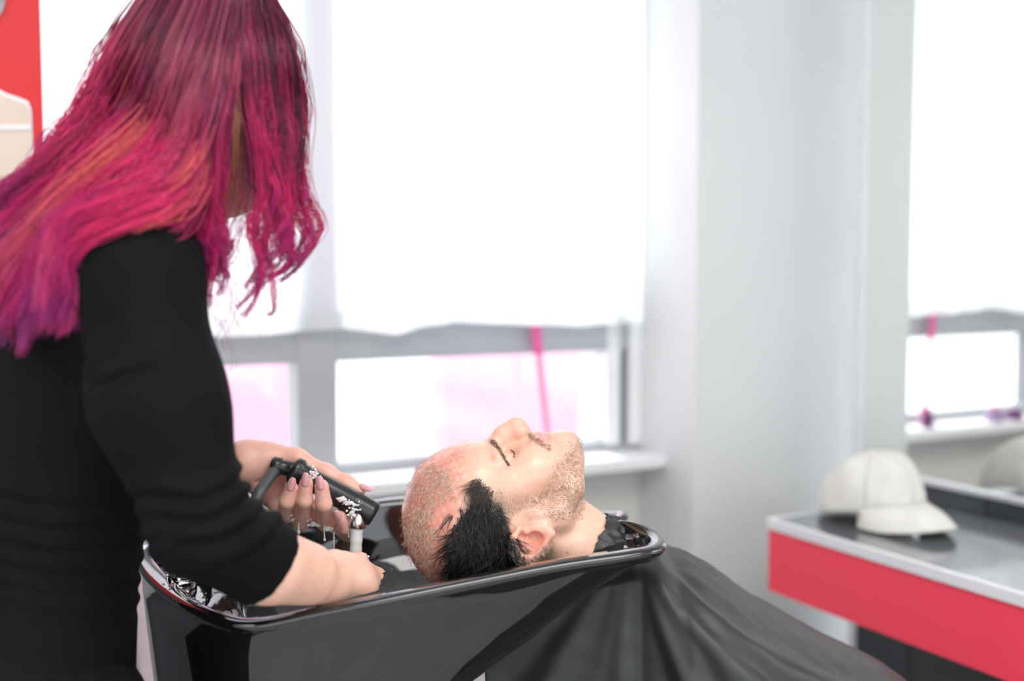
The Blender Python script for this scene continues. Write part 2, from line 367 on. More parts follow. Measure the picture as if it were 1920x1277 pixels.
mi = thing('wall_mirror', 'large frameless wall mirror above the red counter', 'mirror', R2W(0, -1.2, zl))
rbox('mirror_glass', -0.007, -0.001, -2.4, vEnd - 0.014, zl + 0.012, 2.6, M['mirror'], mi)
rbox('mirror_ledge', -0.016, -0.001, -2.4, vEnd - 0.02, zl, zl + 0.014, M['alu'], mi, 0.002)

# small things on the sill, seen in the mirror
def sill_bottle(u, h, r, m, m2, lab):
    p = R2W(u, VW - 0.09, zSill - 0.015)
    t = thing('bottle', lab, 'bottle', p)
    mesh_obj('bottle_body', *lathe([(0, 0), (0, r), (h * .6, r), (h * .75, r * .5), (h * .8, r * .45), (h * .8, 0)], p, (0, 0, 1), 16), m, t)
    mesh_obj('bottle_cap', *lathe([(h * .8, 0), (h * .8, r * .55), (h, r * .5), (h, 0)], p, (0, 0, 1), 12), m2, t)
M['plum'] = mat('plum_plastic', (0.16, 0.03, 0.16), 0.3, noise=0.1)
M['mag'] = mat('magenta_plastic', (0.75, 0.05, 0.35), 0.3, noise=0.1)
M['lilac'] = mat('lilac_plastic', (0.35, 0.25, 0.42), 0.3, noise=0.1)
sill_bottle(uE - 0.262, 0.062, 0.018, M['plum'], M['mag'], 'small plum bottle with magenta cap on the sill next to the column')
sill_bottle(uE - 0.56, 0.045, 0.028, M['lilac'], M['mag'], 'squat lilac pot on the sill seen low in the mirror')
sill_bottle(uE - 0.65, 0.035, 0.030, M['plum'], M['plum'], 'low plum pot on the sill, furthest from the column')

# ------------------------------------------------------------------ cap on the counter
def make_cap():
    # local: x to brim (front), z up ; radius ~0.09
    ctr = R2W(-0.265, -0.125, zc + 0.001)
    fwd = np.array((0.47, -0.88, 0)); fwd /= np.linalg.norm(fwd)   # brim direction
    side = np.array((-fwd[1], fwd[0], 0)); up = np.array((0, 0, 1.0))
    W = lambda x, y, z: ctr + fwd * x + side * y + up * z
    t = thing('baseball_cap', 'off-white cotton cap with curved brim lying on the dark counter', 'cap', ctr)
    RX, RY, H = 0.118, 0.098, 0.118
    def dome(a, b, off=0.0):     # a azimuth, b 0 rim..1 top
        e = b * math.pi / 2
        r = math.cos(e) ** 0.75; z = 0.008 + H * math.sin(e) ** 1.05
        seam = 0.0025 * abs(math.sin(a * 3)) ** 0.5 * math.cos(e)
        lump = 0.003 * math.sin(a * 5 + b * 6) * math.sin(b * 3)
        x = (RX + seam + off + lump) * r * math.cos(a); y = (RY + seam + off + lump) * r * math.sin(a)
        z += lump
        if x < 0: z -= 0.012 * b * (-x / RX)
        z += 0.20 * (x + RX)
        return W(x, y, z)
    for k in range(6):
        a0 = k * math.pi / 3; NA, NB = 12, 16; V = []; Fc = []
        for j in range(NB + 1):
            for i in range(NA + 1): V.append(dome(a0 + math.pi / 3 * i / NA, j / NB))
        for j in range(NB):
            for i in range(NA): q = j * (NA + 1) + i; Fc.append((q, q + 1, q + NA + 2, q + NA + 1))
        o = mesh_obj('crown_panel', V, Fc, M['cotton'], t); s = o.modifiers.new('s', 'SOLIDIFY'); s.thickness = 0.0015; s.offset = -1
    mesh_obj('button', *lathe([(0, 0.007), (0.003, 0.006), (0.005, 0.003), (0.0055, 0)], dome(0, 1) - up * 0.001, up, 14), M['cotton'], t)
    # sweat band / lower edge
    pts = [dome(2 * math.pi * i / 48, 0.0, 0.001) for i in range(49)]
    mesh_obj('hem_seam', *tube(pts, 0.0022, 8, False), M['cotton'], t)
    # brim: starts along front rim arc, extends and droops at sides
    NA, NB = 36, 12; V = []; Fc = []
    for j in range(NB + 1):
        s = j / NB
        for i in range(NA + 1):
            a = -1.12 + 2.24 * i / NA
            x0 = RX * math.cos(a) + 0.001; y0 = RY * math.sin(a)
            L = 0.092 * math.cos(a / 1.12 * math.pi / 2) ** 0.45
            x = x0 + L * s; y = y0 * (1 + 0.06 * s)
            arch = 0.026 * (1 - (y / RY) ** 2)
            z = 0.008 + 0.20 * (x0 + RX) * (1 - s) ** 1.2 + arch * math.sin(s * math.pi * .62) - 0.010 * s * s
            V.append(W(x, y, max(z, 0.0035)))
    for j in range(NB):
        for i in range(NA): q = j * (NA + 1) + i; Fc.append((q, q + 1, q + NA + 2, q + NA + 1))
    o = mesh_obj('brim', V, Fc, M['cotton'], t); s = o.modifiers.new('s', 'SOLIDIFY'); s.thickness = 0.003; s.offset = 0
make_cap()

# ------------------------------------------------------------------ washing basin
def basin():
    ctl = [(470, 1167, 1.25), (600, 1143, 1.262), (750, 1114, 1.28), (900, 1084, 1.30), (1050, 1055, 1.325), (1180, 1036, 1.345), (1240, 1024, 1.37),
           (1243, 1003, 1.42), (1190, 978, 1.475), (1150, 1002, 1.53), (1130, 1010, 1.585), (1145, 985, 1.64), (1178, 960, 1.70), (1150, 957, 1.775), (1000, 958, 1.80),
           (860, 945, 1.79), (760, 930, 1.78), (600, 955, 1.75), (430, 985, 1.70), (306, 1009, 1.645), (258, 1030, 1.57), (268, 1068, 1.47), (318, 1113, 1.37), (395, 1152, 1.28)]
    ctl = np.array([P(*q) for q in ctl])
    N = 240; rim = catmull(ctl, N, True)
    axis_x = lambda x: np.interp(x, [-0.55, 0.2], [1.50, 1.57])
    def depth(x): return np.interp(x, [-0.6, -0.25, -0.15, -0.1, -0.05, 0.0, 0.06, 0.12, 0.19], [0.36, 0.33, 0.240, 0.195, 0.162, 0.134, 0.102, 0.076, 0.044])
    # inward direction: toward centre line point
    cx = np.clip(rim[:, 0], -0.36, 0.03); C = np.stack([cx, axis_x(cx), rim[:, 2]], 1)
    dv = C - rim; dist = np.linalg.norm(dv[:, :2], axis=1, keepdims=True); dn = dv / dist; dn[:, 2] = 0
    D = depth(rim[:, 0]); rings = []
    def ring(inset, dz, frac=None):
        q = rim + dn * (inset if np.isscalar(inset) else np.asarray(inset)[:, None]); q = q.copy(); q[:, 2] = rim[:, 2] - dz
        return q
    # outer bottom centre up to rim and then inside
    k = dist[:, 0]
    outer = []
    for fr, dd in ((0.98, 1.0), (0.8, 1.0), (0.60, 1.0), (0.44, 0.985), (0.34, 0.95), (0.27, 0.88), (0.205, 0.75), (0.15, 0.58), (0.105, 0.4), (0.07, 0.24), (0.05, 0.14)):
        outer.append(ring(k * fr, D * dd))
    outer += [ring(0.008, 0.019), ring(0.003, 0.013), ring(-0.0015, 0.008), ring(-0.001, 0.004), ring(0.002, 0.0012), ring(0.005, 0.0), ring(0.021, 0.0005), ring(0.025, 0.003), ring(0.028, 0.010)]
    din = np.interp(rim[:, 0], [-0.6, -0.3, -0.1, 0.05, 0.13, 0.2], [0.155, 0.15, 0.13, 0.075, 0.04, 0.018])
    for fr, dd in ((0.13, 0.25), (0.16, 0.42), (0.20, 0.6), (0.26, 0.78), (0.34, 0.90), (0.46, 0.97), (0.62, 1.0), (0.8, 1.02), (0.98, 1.03)):
        q = ring(np.maximum(k * fr, 0.030), 0.0); dz = np.minimum(np.maximum(din * dd, 0.014), np.interp(q[:, 0], [-.385, -.33], [.026, .25])); q[:, 2] -= dz; outer.append(q)
    V = np.concatenate(outer); R = len(outer)
    Fc = [(r * N + i, r * N + (i + 1) % N, (r + 1) * N + (i + 1) % N, (r + 1) * N + i) for r in range(R - 1) for i in range(N)]
    Fc = [f[::-1] for f in Fc]
    root = thing('washing_basin', 'glossy black salon hair-washing basin with a pointed neck end', 'basin', (-0.15, 1.5, 0))
    b = mesh_obj('bowl', V, Fc, M['black'], root)
    # pedestal
    pv = []
    mesh_obj('pedestal', *lathe([(0, 0.0), (0, 0.17), (0.02, 0.17), (0.05, 0.13), (0.6, 0.12), (0.66, 0.14), (0.66, 0)], (-0.33, 1.50, 0), (0, 0, 1), 32), M['black'], root)
    # drain
    mesh_obj('drain', *lathe([(0, 0), (0, 0.03), (0.004, 0.03), (0.005, 0.022), (0.002, 0.02), (0.002, 0)], (-0.27, 1.52, 0.835), (0, 0, 1), 24), M['chrome'], root)
    hp = P(1194, 1008, 1.445)
    mesh_obj('fixing_bolt', *lathe([(0, 0.0), (0.004, 0.002), (0.004, 0.0045), (0, 0.0055), (-.004, .006)], hp, (-0.4, -.3, 0.85), 16), M['black'], root)
    return root
basin_root = basin()
def mixer():
    base = P(332, 1092, 1.475); base[2] = .941
    t = thing('mixer_tap', 'chrome mixer tap standing at the back corner of the black basin', 'tap', base)
    mesh_obj('tap_base', *lathe([(-0.03, 0.0), (-0.03, 0.026), (0, 0.026), (0.004, 0.025), (0.006, 0.018), (0.006, 0)], base, (0, 0, 1), 32), M['chrome'], t)
    mesh_obj('tap_body', *lathe([(0, 0.012), (0.03, 0.010), (0.058, 0.010), (0.062, 0.008), (0.062, 0)], base, (0, 0, 1), 32), M['chrome'], t)
    mesh_obj('lever', *tube([base + np.array((0, 0, 0.060)), base + np.array((0.015, 0.01, 0.066)), base + np.array((0.05, 0.02, 0.068))], [0.008, 0.007, 0.005], 12), M['chrome'], t)
    mesh_obj('hose_outlet', *tube([base + np.array((0.012, 0, 0.02)), base + np.array((0.045, 0.0, 0.024))], [0.009, 0.008], 12), M['chrome'], t)
mixer()
# ================================================================== implicit surfaces (for bodies)
class Field:
    def __init__(s, lo, hi, h):
        s.lo = np.array(lo, float); s.h = h; s.n = np.ceil((np.array(hi) - s.lo) / h).astype(int) + 1
        s.v = np.full(s.n, 0.5, np.float32)
        s.ax = [s.lo[i] + h * np.arange(s.n[i]) for i in range(3)]
    def box(s, lo, hi, pad):
        i0 = np.clip(np.floor((np.array(lo) - pad - s.lo) / s.h).astype(int), 0, s.n); i1 = np.clip(np.ceil((np.array(hi) + pad - s.lo) / s.h).astype(int) + 1, 0, s.n)
        if (i1 <= i0).any(): return None
        sl = tuple(slice(a, b) for a, b in zip(i0, i1))
        X, Y, Z = np.meshgrid(*[s.ax[k][sl[k]] for k in range(3)], indexing='ij', sparse=True)
        return sl, X, Y, Z
    def comb(s, sl, d, op, k):
        a = s.v[sl]
        if op == 'add':
            if k > 0:
                h = np.maximum(k - np.abs(a - d), 0) / k; s.v[sl] = np.minimum(a, d) - h * h * k * 0.25
            else: s.v[sl] = np.minimum(a, d)
        elif op == 'sub':
            d = -d
            if k > 0:
                h = np.maximum(k - np.abs(a - d), 0) / k; s.v[sl] = np.maximum(a, d) + h * h * k * 0.25
            else: s.v[sl] = np.maximum(a, d)
    def cone(s, a, b, r1, r2, k=0.01, op='add'):
        a = np.asarray(a, float); b = np.asarray(b, float); r = max(r1, r2)
        q = s.box(np.minimum(a, b) - r, np.maximum(a, b) + r, k + 4 * s.h)
        if q is None: return
        sl, X, Y, Z = q; ab = b - a; L = ab @ ab + 1e-12
        t = np.clip(((X - a[0]) * ab[0] + (Y - a[1]) * ab[1] + (Z - a[2]) * ab[2]) / L, 0, 1)
        d = np.sqrt((X - a[0] - t * ab[0]) ** 2 + (Y - a[1] - t * ab[1]) ** 2 + (Z - a[2] - t * ab[2]) ** 2) - (r1 + (r2 - r1) * t)
        s.comb(sl, d, op, k)
    def chain(s, pts, rs, k=0.006, op='add'):
        for i in range(len(pts) - 1): s.cone(pts[i], pts[i + 1], rs[i], rs[i + 1], k, op)
    def ell(s, c, r, k=0.01, op='add', R=None):
        c = np.asarray(c, float); r = np.asarray(r, float); m = r.max()
        q = s.box(c - m, c + m, k + 4 * s.h)
        if q is None: return
        sl, X, Y, Z = q; x, y, z = X - c[0], Y - c[1], Z - c[2]
        if R is not None:
            R = np.asarray(R); x, y, z = (R[0, 0] * x + R[1, 0] * y + R[2, 0] * z, R[0, 1] * x + R[1, 1] * y + R[2, 1] * z, R[0, 2] * x + R[1, 2] * y + R[2, 2] * z)
        k0 = np.sqrt((x / r[0]) ** 2 + (y / r[1]) ** 2 + (z / r[2]) ** 2); k1 = np.sqrt((x / r[0] ** 2) ** 2 + (y / r[1] ** 2) ** 2 + (z / r[2] ** 2) ** 2) + 1e-9
        s.comb(sl, k0 * (k0 - 1) / k1, op, k)
    def smooth(s, it=1):
        for _ in range(it):
            for ax in range(3):
                v = s.v; f = np.roll(v, 1, ax); g = np.roll(v, -1, ax); s.v = 0.5 * v + 0.25 * (f + g)
    def mesh(s):
        v = s.v; n = v.shape; ins = v < 0
        cs = np.zeros((n[0] - 1, n[1] - 1, n[2] - 1), np.int8)
        sl = lambda o, m: slice(o, m - 1 + o)
        cor = [(i, j, k) for i in (0, 1) for j in (0, 1) for k in (0, 1)]
        for c in cor: cs += ins[sl(c[0], n[0]), sl(c[1], n[1]), sl(c[2], n[2])]
        cell = np.argwhere((cs > 0) & (cs < 8)); idx = -np.ones(cs.shape, np.int32); idx[tuple(cell.T)] = np.arange(len(cell))
        vals = np.stack([v[cell[:, 0] + c[0], cell[:, 1] + c[1], cell[:, 2] + c[2]] for c in cor], 1)
        acc = np.zeros((len(cell), 3)); cnt = np.zeros(len(cell)); ca = np.array(cor, float)
        for a in range(8):
            for b in range(a + 1, 8):
                if abs(ca[a] - ca[b]).sum() != 1: continue
                m = (vals[:, a] < 0) != (vals[:, b] < 0); t = np.where(m, vals[:, a] / (vals[:, a] - vals[:, b] + 1e-20), 0)
                acc += (m[:, None]) * (ca[a] + t[:, None] * (ca[b] - ca[a])); cnt += m
        V = s.lo + s.h * (cell + acc / cnt[:, None])
        Q = []
        for ax in range(3):
            o1, o2 = (ax + 1) % 3, (ax + 2) % 3
            A = [slice(1, m - 1) for m in n]; A[ax] = slice(0, n[ax] - 1); Bs = list(A); Bs[ax] = slice(1, n[ax])
            a = ins[tuple(A)]; b = ins[tuple(Bs)]
            e = np.argwhere(a != b); flip = a[tuple(e.T)]
            off = np.array([1, 1, 1]); off[ax] = 0; e = e + off
            def g(d1, d2):
                q = e.copy(); q[:, o1] -= d1; q[:, o2] -= d2; return idx[tuple(q.T)]
            q = np.stack([g(1, 1), g(0, 1), g(0, 0), g(1, 0)], 1)
            q[~flip] = q[~flip][:, ::-1]; Q.append(q)
        Q = np.concatenate(Q); Q = Q[(Q >= 0).all(1)]
        return V, Q
def poly_sd(poly, X, Z):
    """signed distance inside positive"""
    p = np.asarray(poly); d = np.full(X.shape, 1e9); inside = np.zeros(X.shape, bool)
    for i in range(len(p)):
        a, b = p[i], p[(i + 1) % len(p)]; e = b - a
        t = np.clip(((X - a[0]) * e[0] + (Z - a[1]) * e[1]) / (e @ e + 1e-12), 0, 1)
        d = np.minimum(d, (X - a[0] - t * e[0]) ** 2 + (Z - a[1] - t * e[1]) ** 2)
        c = ((a[1] > Z) != (b[1] > Z)); xi = a[0] + (Z - a[1]) * (b[0] - a[0]) / (b[1] - a[1] + 1e-12)
        inside ^= c & (X < xi)
    d = np.sqrt(d); return np.where(inside, d, -d)
def join_vq(parts):
    V = []; Q = []; o = 0
    for v, q in parts: V.append(v); Q.append(q + o); o += len(v)
    return np.concatenate(V), np.concatenate(Q)
def normals(V, Q):
    n = np.cross(V[Q[:, 2]] - V[Q[:, 0]], V[Q[:, 3]] - V[Q[:, 1]]); N = np.zeros_like(V)
    for k in range(4): np.add.at(N, Q[:, k], n)
    return N / (np.linalg.norm(N, axis=1, keepdims=True) + 1e-12)
def relax(V, Q, it=2):
    for _ in range(it):
        A = np.zeros_like(V); c = np.zeros(len(V))
        for k in range(4):
            for m in (1, 3):
                np.add.at(A, Q[:, k], V[Q[:, (k + m) % 4]]); np.add.at(c, Q[:, k], 1)
        V = 0.5 * V + 0.5 * A / np.maximum(c, 1)[:, None]
    return V
def put(name, V, Q, m, parent=None, col=None):
    me = fast_mesh(name, V, Q)
    if col is not None:
        ca = me.color_attributes.new('Col', 'FLOAT_COLOR', 'POINT'); c = np.ones((len(V), 4), np.float32); c[:, :3] = col; ca.data.foreach_set('color', c.ravel())
    return link(name, me, m, parent)
def hash3(V, f, seed=0):
    """cheap smooth pseudo noise in -1..1"""
    r = np.random.default_rng(seed); out = np.zeros(len(V))
    for k in range(6):
        d = r.normal(size=3); d /= np.linalg.norm(d); out += np.sin(V @ d * f * (0.7 + 0.6 * r.random()) * 2 * math.pi + r.random() * 6.28)
    return out / 3.2
def strands(paths, radii, cols, sides=3):
    """paths (S,K,3), radii (S,K), cols (S,K,3) -> mesh arrays"""
    S, K, _ = paths.shape; t = np.gradient(paths, axis=1); t /= np.linalg.norm(t, axis=2, keepdims=True) + 1e-9
    up = np.array((0.2, -0.9, 0.35)); a = np.cross(t, up); a /= np.linalg.norm(a, axis=2, keepdims=True) + 1e-9; b = np.cross(t, a)
    V = np.empty((S, K, sides, 3))
    for k in range(sides):
        q = 2 * math.pi * k / sides; V[:, :, k] = paths + radii[..., None] * (math.cos(q) * a + math.sin(q) * b)
    base = (np.arange(S)[:, None, None] * K + np.arange(K - 1)[None, :, None]) * sides; k = np.arange(sides)[None, None, :]; k2 = (k + 1) % sides
    Q = np.stack([base + k, base + k2, base + sides + k2, base + sides + k], -1).reshape(-1, 4)
    C = np.repeat(cols[:, :, None, :], sides, 2).reshape(-1, 3)
    return V.reshape(-1, 3), Q, C

def skin_mat(name, rough=0.38):
    return mat(name, (0.8, 0.5, 0.4), rough, attr='Col', sss=0.25, bump=0.12, bscale=600, spec=0.45)
M['skin'] = skin_mat('skin', 0.36); M['wetskin'] = skin_mat('wet_skin', 0.24)
M['hair'] = mat('hair_strands', (0.2, 0.1, 0.1), 0.40, attr='Col', spec=0.45)
M['wethair'] = mat('wet_black_hair', (0.012, 0.011, 0.012), 0.25, attr='Col', spec=0.6)

# ------------------------------------------------------------------ the man lying back with his head in the basin
def make_man():
    DM = 1.50
    root = thing('person', 'man lying back with head in the black basin, eyes closed, black cape', 'person', (0.3, 1.57, 0.45))
    Pm = lambda px, py, dy=0.0: P(px, py, DM) + np.array((0, dy, 0))
    prof = [(753, 960), (758, 935), (765, 915), (779, 883), (806, 857), (839, 838), (875, 828), (903, 826), (916, 829), (926, 832), (942, 836), (958, 831), (975, 824), (988, 820), (998, 816), (1010, 819), (1022, 823), (1034, 824),
            (1043, 817), (1058, 814), (1071, 818), (1080, 827), (1084, 842), (1081, 866), (1078, 892), (1072, 925), (1045, 985), (1010, 1050), (975, 1088), (920, 1106), (862, 1108), (820, 1096), (790, 1072), (768, 1040), (757, 1005)]
    pw = np.array([P(x, y, DM)[[0, 2]] for x, y in prof]); pw = catmull(pw, 140, True)
    x0 = P(753, 950, DM)[0]; lo = (x0 - 0.015, DM - 0.115, P(900, 1130, DM)[2] - 0.03); hi = (P(1215, 1000, DM)[0], DM + 0.115, P(900, 780, DM)[2] + 0.012)
    f = Field(lo, hi, 0.00135)
    X, Z = np.meshgrid(f.ax[0], f.ax[2], indexing='ij'); d2 = poly_sd(pw, X, Z)
    sc = 1 / 1400.0
    pxx = (X / DM * F + 960)
    W = np.interp(pxx, [750, 800, 860, 920, 960, 1000, 1030, 1060, 1085], [0.066, 0.073, 0.076, 0.072, 0.066, 0.060, 0.050, 0.042, 0.034])
    D = np.interp(pxx, [750, 860, 940, 1000, 1060, 1090], [0.078, 0.075, 0.060, 0.050, 0.040, 0.032])
    # temples narrower high up near forehead
    Y = f.ax[1] - DM
    g = np.sqrt(np.maximum(D - d2, 0)[:, None, :] ** 2 + (Y[None, :, None] * (D / W)[:, None, :]) ** 2) - D[:, None, :]
    f.v[:] = g.astype(np.float32)
    # neck
    nk = [Pm(1000, 1005), Pm(1075, 1033), Pm(1150, 1062)]
    f.chain(nk, [0.050, 0.049, 0.038], 0.03)
    f.cone(Pm(1075, 965), Pm(1125, 1015), 0.020, 0.028, 0.03)      # throat
    f.cone(Pm(1000, 985, -0.050), Pm(1120, 1040, -0.030), 0.014, 0.013, 0.025)   # neck muscle
    for s in (-1, 1):
        jaw = [Pm(1010, 952, s * .058), Pm(1046, 950, s * .050), Pm(1068, 905, s * .036), Pm(1076, 860, s * .014)]
        f.chain(jaw, [0.010, 0.013, 0.013, 0.012], 0.022)
        f.cone(Pm(960, 893, s * .048), Pm(990, 880, s * .040), 0.014, 0.013, 0.03)         # cheek bone
        f.ell(Pm(1010, 872, s * .034), (0.024, 0.016, 0.020), 0.025)                      # cheek
        # orbit
        f.ell(Pm(947, 842, s * .033), (0.013, 0.015, 0.011), 0.014, 'sub')
        f.cone(Pm(928, 829, s * .012), Pm(934, 846, s * .046), 0.0050, 0.0045, 0.012)     # brow ridge
        f.ell(Pm(952, 856, s * .033), (0.0120, 0.0130, 0.0110), 0.007)                    # closed lids over the eyeball
        # nose wings
        f.ell(Pm(978, 808, s * .0115), (0.0095, 0.0068, 0.0090), 0.007)
        f.ell(Pm(987, 810, s * .0068), (0.0040, 0.0032, 0.0060), 0.002, 'sub')
    # nose: narrow bridge to tip
    f.chain([Pm(926, 828), Pm(944, 811), Pm(962, 797)], [0.0070, 0.0072, 0.0085], 0.012)
    f.ell(Pm(970, 796), (0.0092, 0.0095, 0.0092), 0.008)
    f.cone(Pm(972, 797), Pm(984, 812), 0.0062, 0.0060, 0.008)
    f.ell(Pm(958, 818), (0.021, 0.0105, 0.013), 0.012); f.ell(Pm(972, 810), (0.013, 0.011, 0.013), 0.008)
    # muzzle + lips
    f.ell(Pm(1016, 834), (0.022, 0.027, 0.012), 0.012)
    for s in (-1, 1):
        f.cone(Pm(1010, 818, 0), Pm(1021, 829, s * .020), 0.0055, 0.0026, 0.004)
        f.cone(Pm(1026, 822, 0), Pm(1026, 831, s * .017), 0.0066, 0.0032, 0.004)
        f.cone(Pm(1018, 813, 0), Pm(1024, 832, s * .023), 0.0016, 0.0010, 0.002, 'sub')
    f.ell(Pm(1058, 824), (0.016, 0.018, 0.010), 0.014)
    # lid slit
    for s in (-1, 1):
        pts = [Pm(959, 843, s * .021), Pm(964, 849, s * .030), Pm(961, 858, s * .042)]
        pts = [p + np.array((0, s * .0, 0.0)) for p in pts]
        f.chain(pts, [0.0011, 0.0013, 0.0010], 0.0015, 'sub')
    # ears
    for s in (-1, 1):
        e = lambda px, py, dy: Pm(px, py, s * (0.066 + dy))
        # plate
        f.ell(e(996, 990, .008), (0.024, 0.0045, 0.020), 0.006)
        f.cone(e(985, 985, -.008), e(1010, 975, -.004), 0.014, 0.012, 0.008)
        hx = [e(984, 968, .005), e(972, 967, .011), (e(964, 980, .016)), e(966, 1000, .019), e(976, 1014, .020), e(990, 1017, .019), e(1006, 1009, .016), e(1019, 994, .012), e(1029, 977, .008)]
        f.chain(hx, [.0034, .0040, .0044, .0046, .0048, .0048, .0046, .0050, .0056], 0.003)
        f.cone(e(1028, 976, .007), e(1018, 964, .003), 0.0060, 0.0058, 0.005)          # lobe
        f.chain([e(975, 984, .010), e(980, 1000, .013), e(996, 1005, .013), e(1010, 995, .011)], [.003, .0034, .0036, .0034], 0.003)   # antihelix
        f.cone(e(1004, 967, .006), e(998, 966, .006), 0.0050, 0.0045, 0.004)           # tragus
        f.ell(e(1001, 983, .015), (0.0108, 0.0150, 0.0082), 0.0025, 'sub')               # concha
        f.ell(e(980, 982, .016), (0.0064, 0.0105, 0.0058), 0.002, 'sub')
    hV, hQ = f.mesh(); hV = relax(hV, hQ, 2)
    # hide the open neck end inside the collar; body under the cape
    g = Field((0.02, 1.22, 0.30), (0.98, 1.92, 1.10), 0.008)
    g.chain([P(1150, 1072, DM), P(1210, 1155, DM + .02), P(1330, 1275, DM + .03), np.array((0.48, 1.57, 0.60)), np.array((0.62, 1.57, 0.54))], [0.034, 0.042, 0.10, 0.10, 0.11], 0.04)
    for s in (-1, 1):
        g.chain([np.array((0.225, 1.57 + s * .08, 0.84)), np.array((0.25, 1.57 + s * .13, 0.80)), np.array((0.40, 1.57 + s * .15, 0.62)), np.array((0.58, 1.57 + s * .10, 0.58))], [0.045, 0.050, 0.042, 0.035], 0.05)
        g.chain([np.array((0.62, 1.57 + s * .09, 0.57)), np.array((0.95, 1.57 + s * .12, 0.50))], [0.075, 0.060], 0.04)
    bV, bQ = g.mesh(); bV = relax(bV, bQ, 2)
    V, Q = join_vq([(hV, hQ), (bV, bQ)])
    N = normals(V, Q)
    # colours
    px = V[:, 0] / V[:, 1] * F + 960; py = 638.5 + F * np.tan(PITCH * 0) + (CAMZ - V[:, 2]) / V[:, 1] * F * 1.0 - F * math.tan(PITCH)
    L = V - np.array(P(920, 950, DM)); xh = L[:, 0]; yh = L[:, 1]; zh = L[:, 2]
    skin = np.array((0.80, 0.50, 0.37)); col = np.tile(skin, (len(V), 1))
    def blend(mask, c): 
        nonlocal col
        m = np.clip(mask, 0, 1)[:, None]; col = col * (1 - m) + np.array(c) * m
    gs = lambda c, r: np.exp(-(((V - np.asarray(c)) / np.asarray(r)) ** 2).sum(1))
    n1 = hash3(V, 40, 1); n2 = hash3(V, 110, 2); n3 = hash3(V, 260, 3)
    blend(0.45 * gs(Pm(1000, 900, -.04), (.03, .04, .03)), (0.86, 0.42, 0.30))
    blend(0.6 * gs(Pm(982, 805, 0), (.014, .03, .012)), (0.86, 0.36, 0.26))
    for s in (-1, 1):
        blend(0.9 * gs(Pm(998, 996, s * .085), (.026, .020, .024)), (0.88, 0.24, 0.19))
        for (q, r) in (((1014, 822, s * .010), (.0052, .016, .0070)), ((1027, 825, s * .008), (.0052, .015, .0075))):
            blend(1.1 * gs(Pm(*q), r), (0.80, 0.25, 0.27))
        blend(0.3 * gs(Pm(955, 850, s * .033), (.012, .014, .012)), (0.80, 0.42, 0.34))
    # scalp: pink red
    sc_ = 1 / (1 + np.exp((px - 868 - 0.10 * (py - 900)) / 14)); blend(sc_ * 0.8, (0.86, 0.33, 0.26))
    blend(np.clip(sc_ * (n1 * .5), 0, .4), (0.90, 0.26, 0.20)); blend(np.clip(sc_ * (n2 - .2), 0, .35), (0.80, 0.62, 0.48))
    # stubble
    d = (px - 1040) / 60.0; st = 1 / (1 + np.exp(-(px - 1030 - 30 * np.clip((900 - py) / 60, -1, 2)) / 9)); st = st * (py < 965 + (1085 - px) * .2) * (px < 1100)
    st2 = np.exp(-(((px - 1000) / 45) ** 2 + ((py - 945) / 18) ** 2)) * .7
    st = np.clip(st + st2, 0, 1) * (1 - np.clip(2.2 * gs(Pm(1022, 822, 0), (.012, .022, .014)), 0, 1)); blend(st * (0.40 + 0.25 * n3), (0.36, 0.22, 0.15))
    ms = gs(Pm(999, 818, 0), (.008, .030, .012)); blend(ms * (.5 + .25 * n3), (0.34, 0.20, 0.14))
    # neck nape shade of stubble hair behind ear
    nape = np.exp(-(((px - 1005) / 38) ** 2 + ((py - 1050) / 30) ** 2)); blend(nape * (.45 + .2 * n3), (0.48, 0.34, 0.26))
    for (hx_, hy_, rx_, ry_) in ((900, 1010, 34, 60), (915, 1075, 52, 34), (900, 960, 20, 30)): blend(1.15 * np.exp(-(((px - hx_) / rx_) ** 2 + ((py - hy_) / ry_) ** 2) ** 1.5), (0.012, 0.011, 0.011))
    mole = gs(Pm(1060, 1016, -.050), (.0016, .02, .0016)); blend(mole * 1.2, (0.40, 0.12, 0.08))
    col *= (1 + 0.035 * n2 + 0.02 * n3)[:, None]
    put('body', V, Q, M['wetskin'], root, col)
    # surface lookup: nearest front vertex for (px,py)
    K = 4; gx = np.floor(px / K).astype(int); gy = np.floor(py / K).astype(int); order = np.argsort(-V[:, 1])
    surf = {}
    hn = len(hV)
    for i in order:
        if i < hn: surf[(gx[i], gy[i])] = i
    def S(x, y):
        for r in range(0, 4):
            for dx in range(-r, r + 1):
                for dy in range(-r, r + 1):
                    i = surf.get((int(x // K) + dx, int(y // K) + dy))
                    if i is not None: return (P(x, y, V[i][1]) if r < 1 else V[i]), N[i]
        return P(x, y, DM), np.array((0, -1, 0))
    R = random.Random(3)
    def hairs(spec):
        """spec: list of (start px,py, dir deg, length px, lift, radius, colour)"""
        P_, R_, C_ = [], [], []
        for (x, y, ang, ln, lift, rad, c) in spec:
            x9 = x + math.cos(math.radians(ang)) * ln; y9 = y + math.sin(math.radians(ang)) * ln
            if min(((x - 998) / 38) ** 2 + ((y - 990) / 35) ** 2, ((x9 - 998) / 38) ** 2 + ((y9 - 990) / 35) ** 2) < 1: continue
            pts = []; K_ = 6; a = ang
            for k in range(K_):
                t = k / (K_ - 1); p, n = S(x, y); pts.append(p + n * (0.0006 + lift * math.sin(t * math.pi * .6)))
                x += math.cos(math.radians(a)) * ln / K_; y += math.sin(math.radians(a)) * ln / K_; a += R.uniform(-14, 14)
            pts = np.array(pts); pts[1:-1] = 0.5 * pts[1:-1] + 0.25 * (pts[:-2] + pts[2:])
            P_.append(pts); R_.append([rad * (1 - .75 * k / (K_ - 1)) for k in range(K_)]); C_.append([c] * K_)
        return np.array(P_), np.array(R_), np.array(C_)
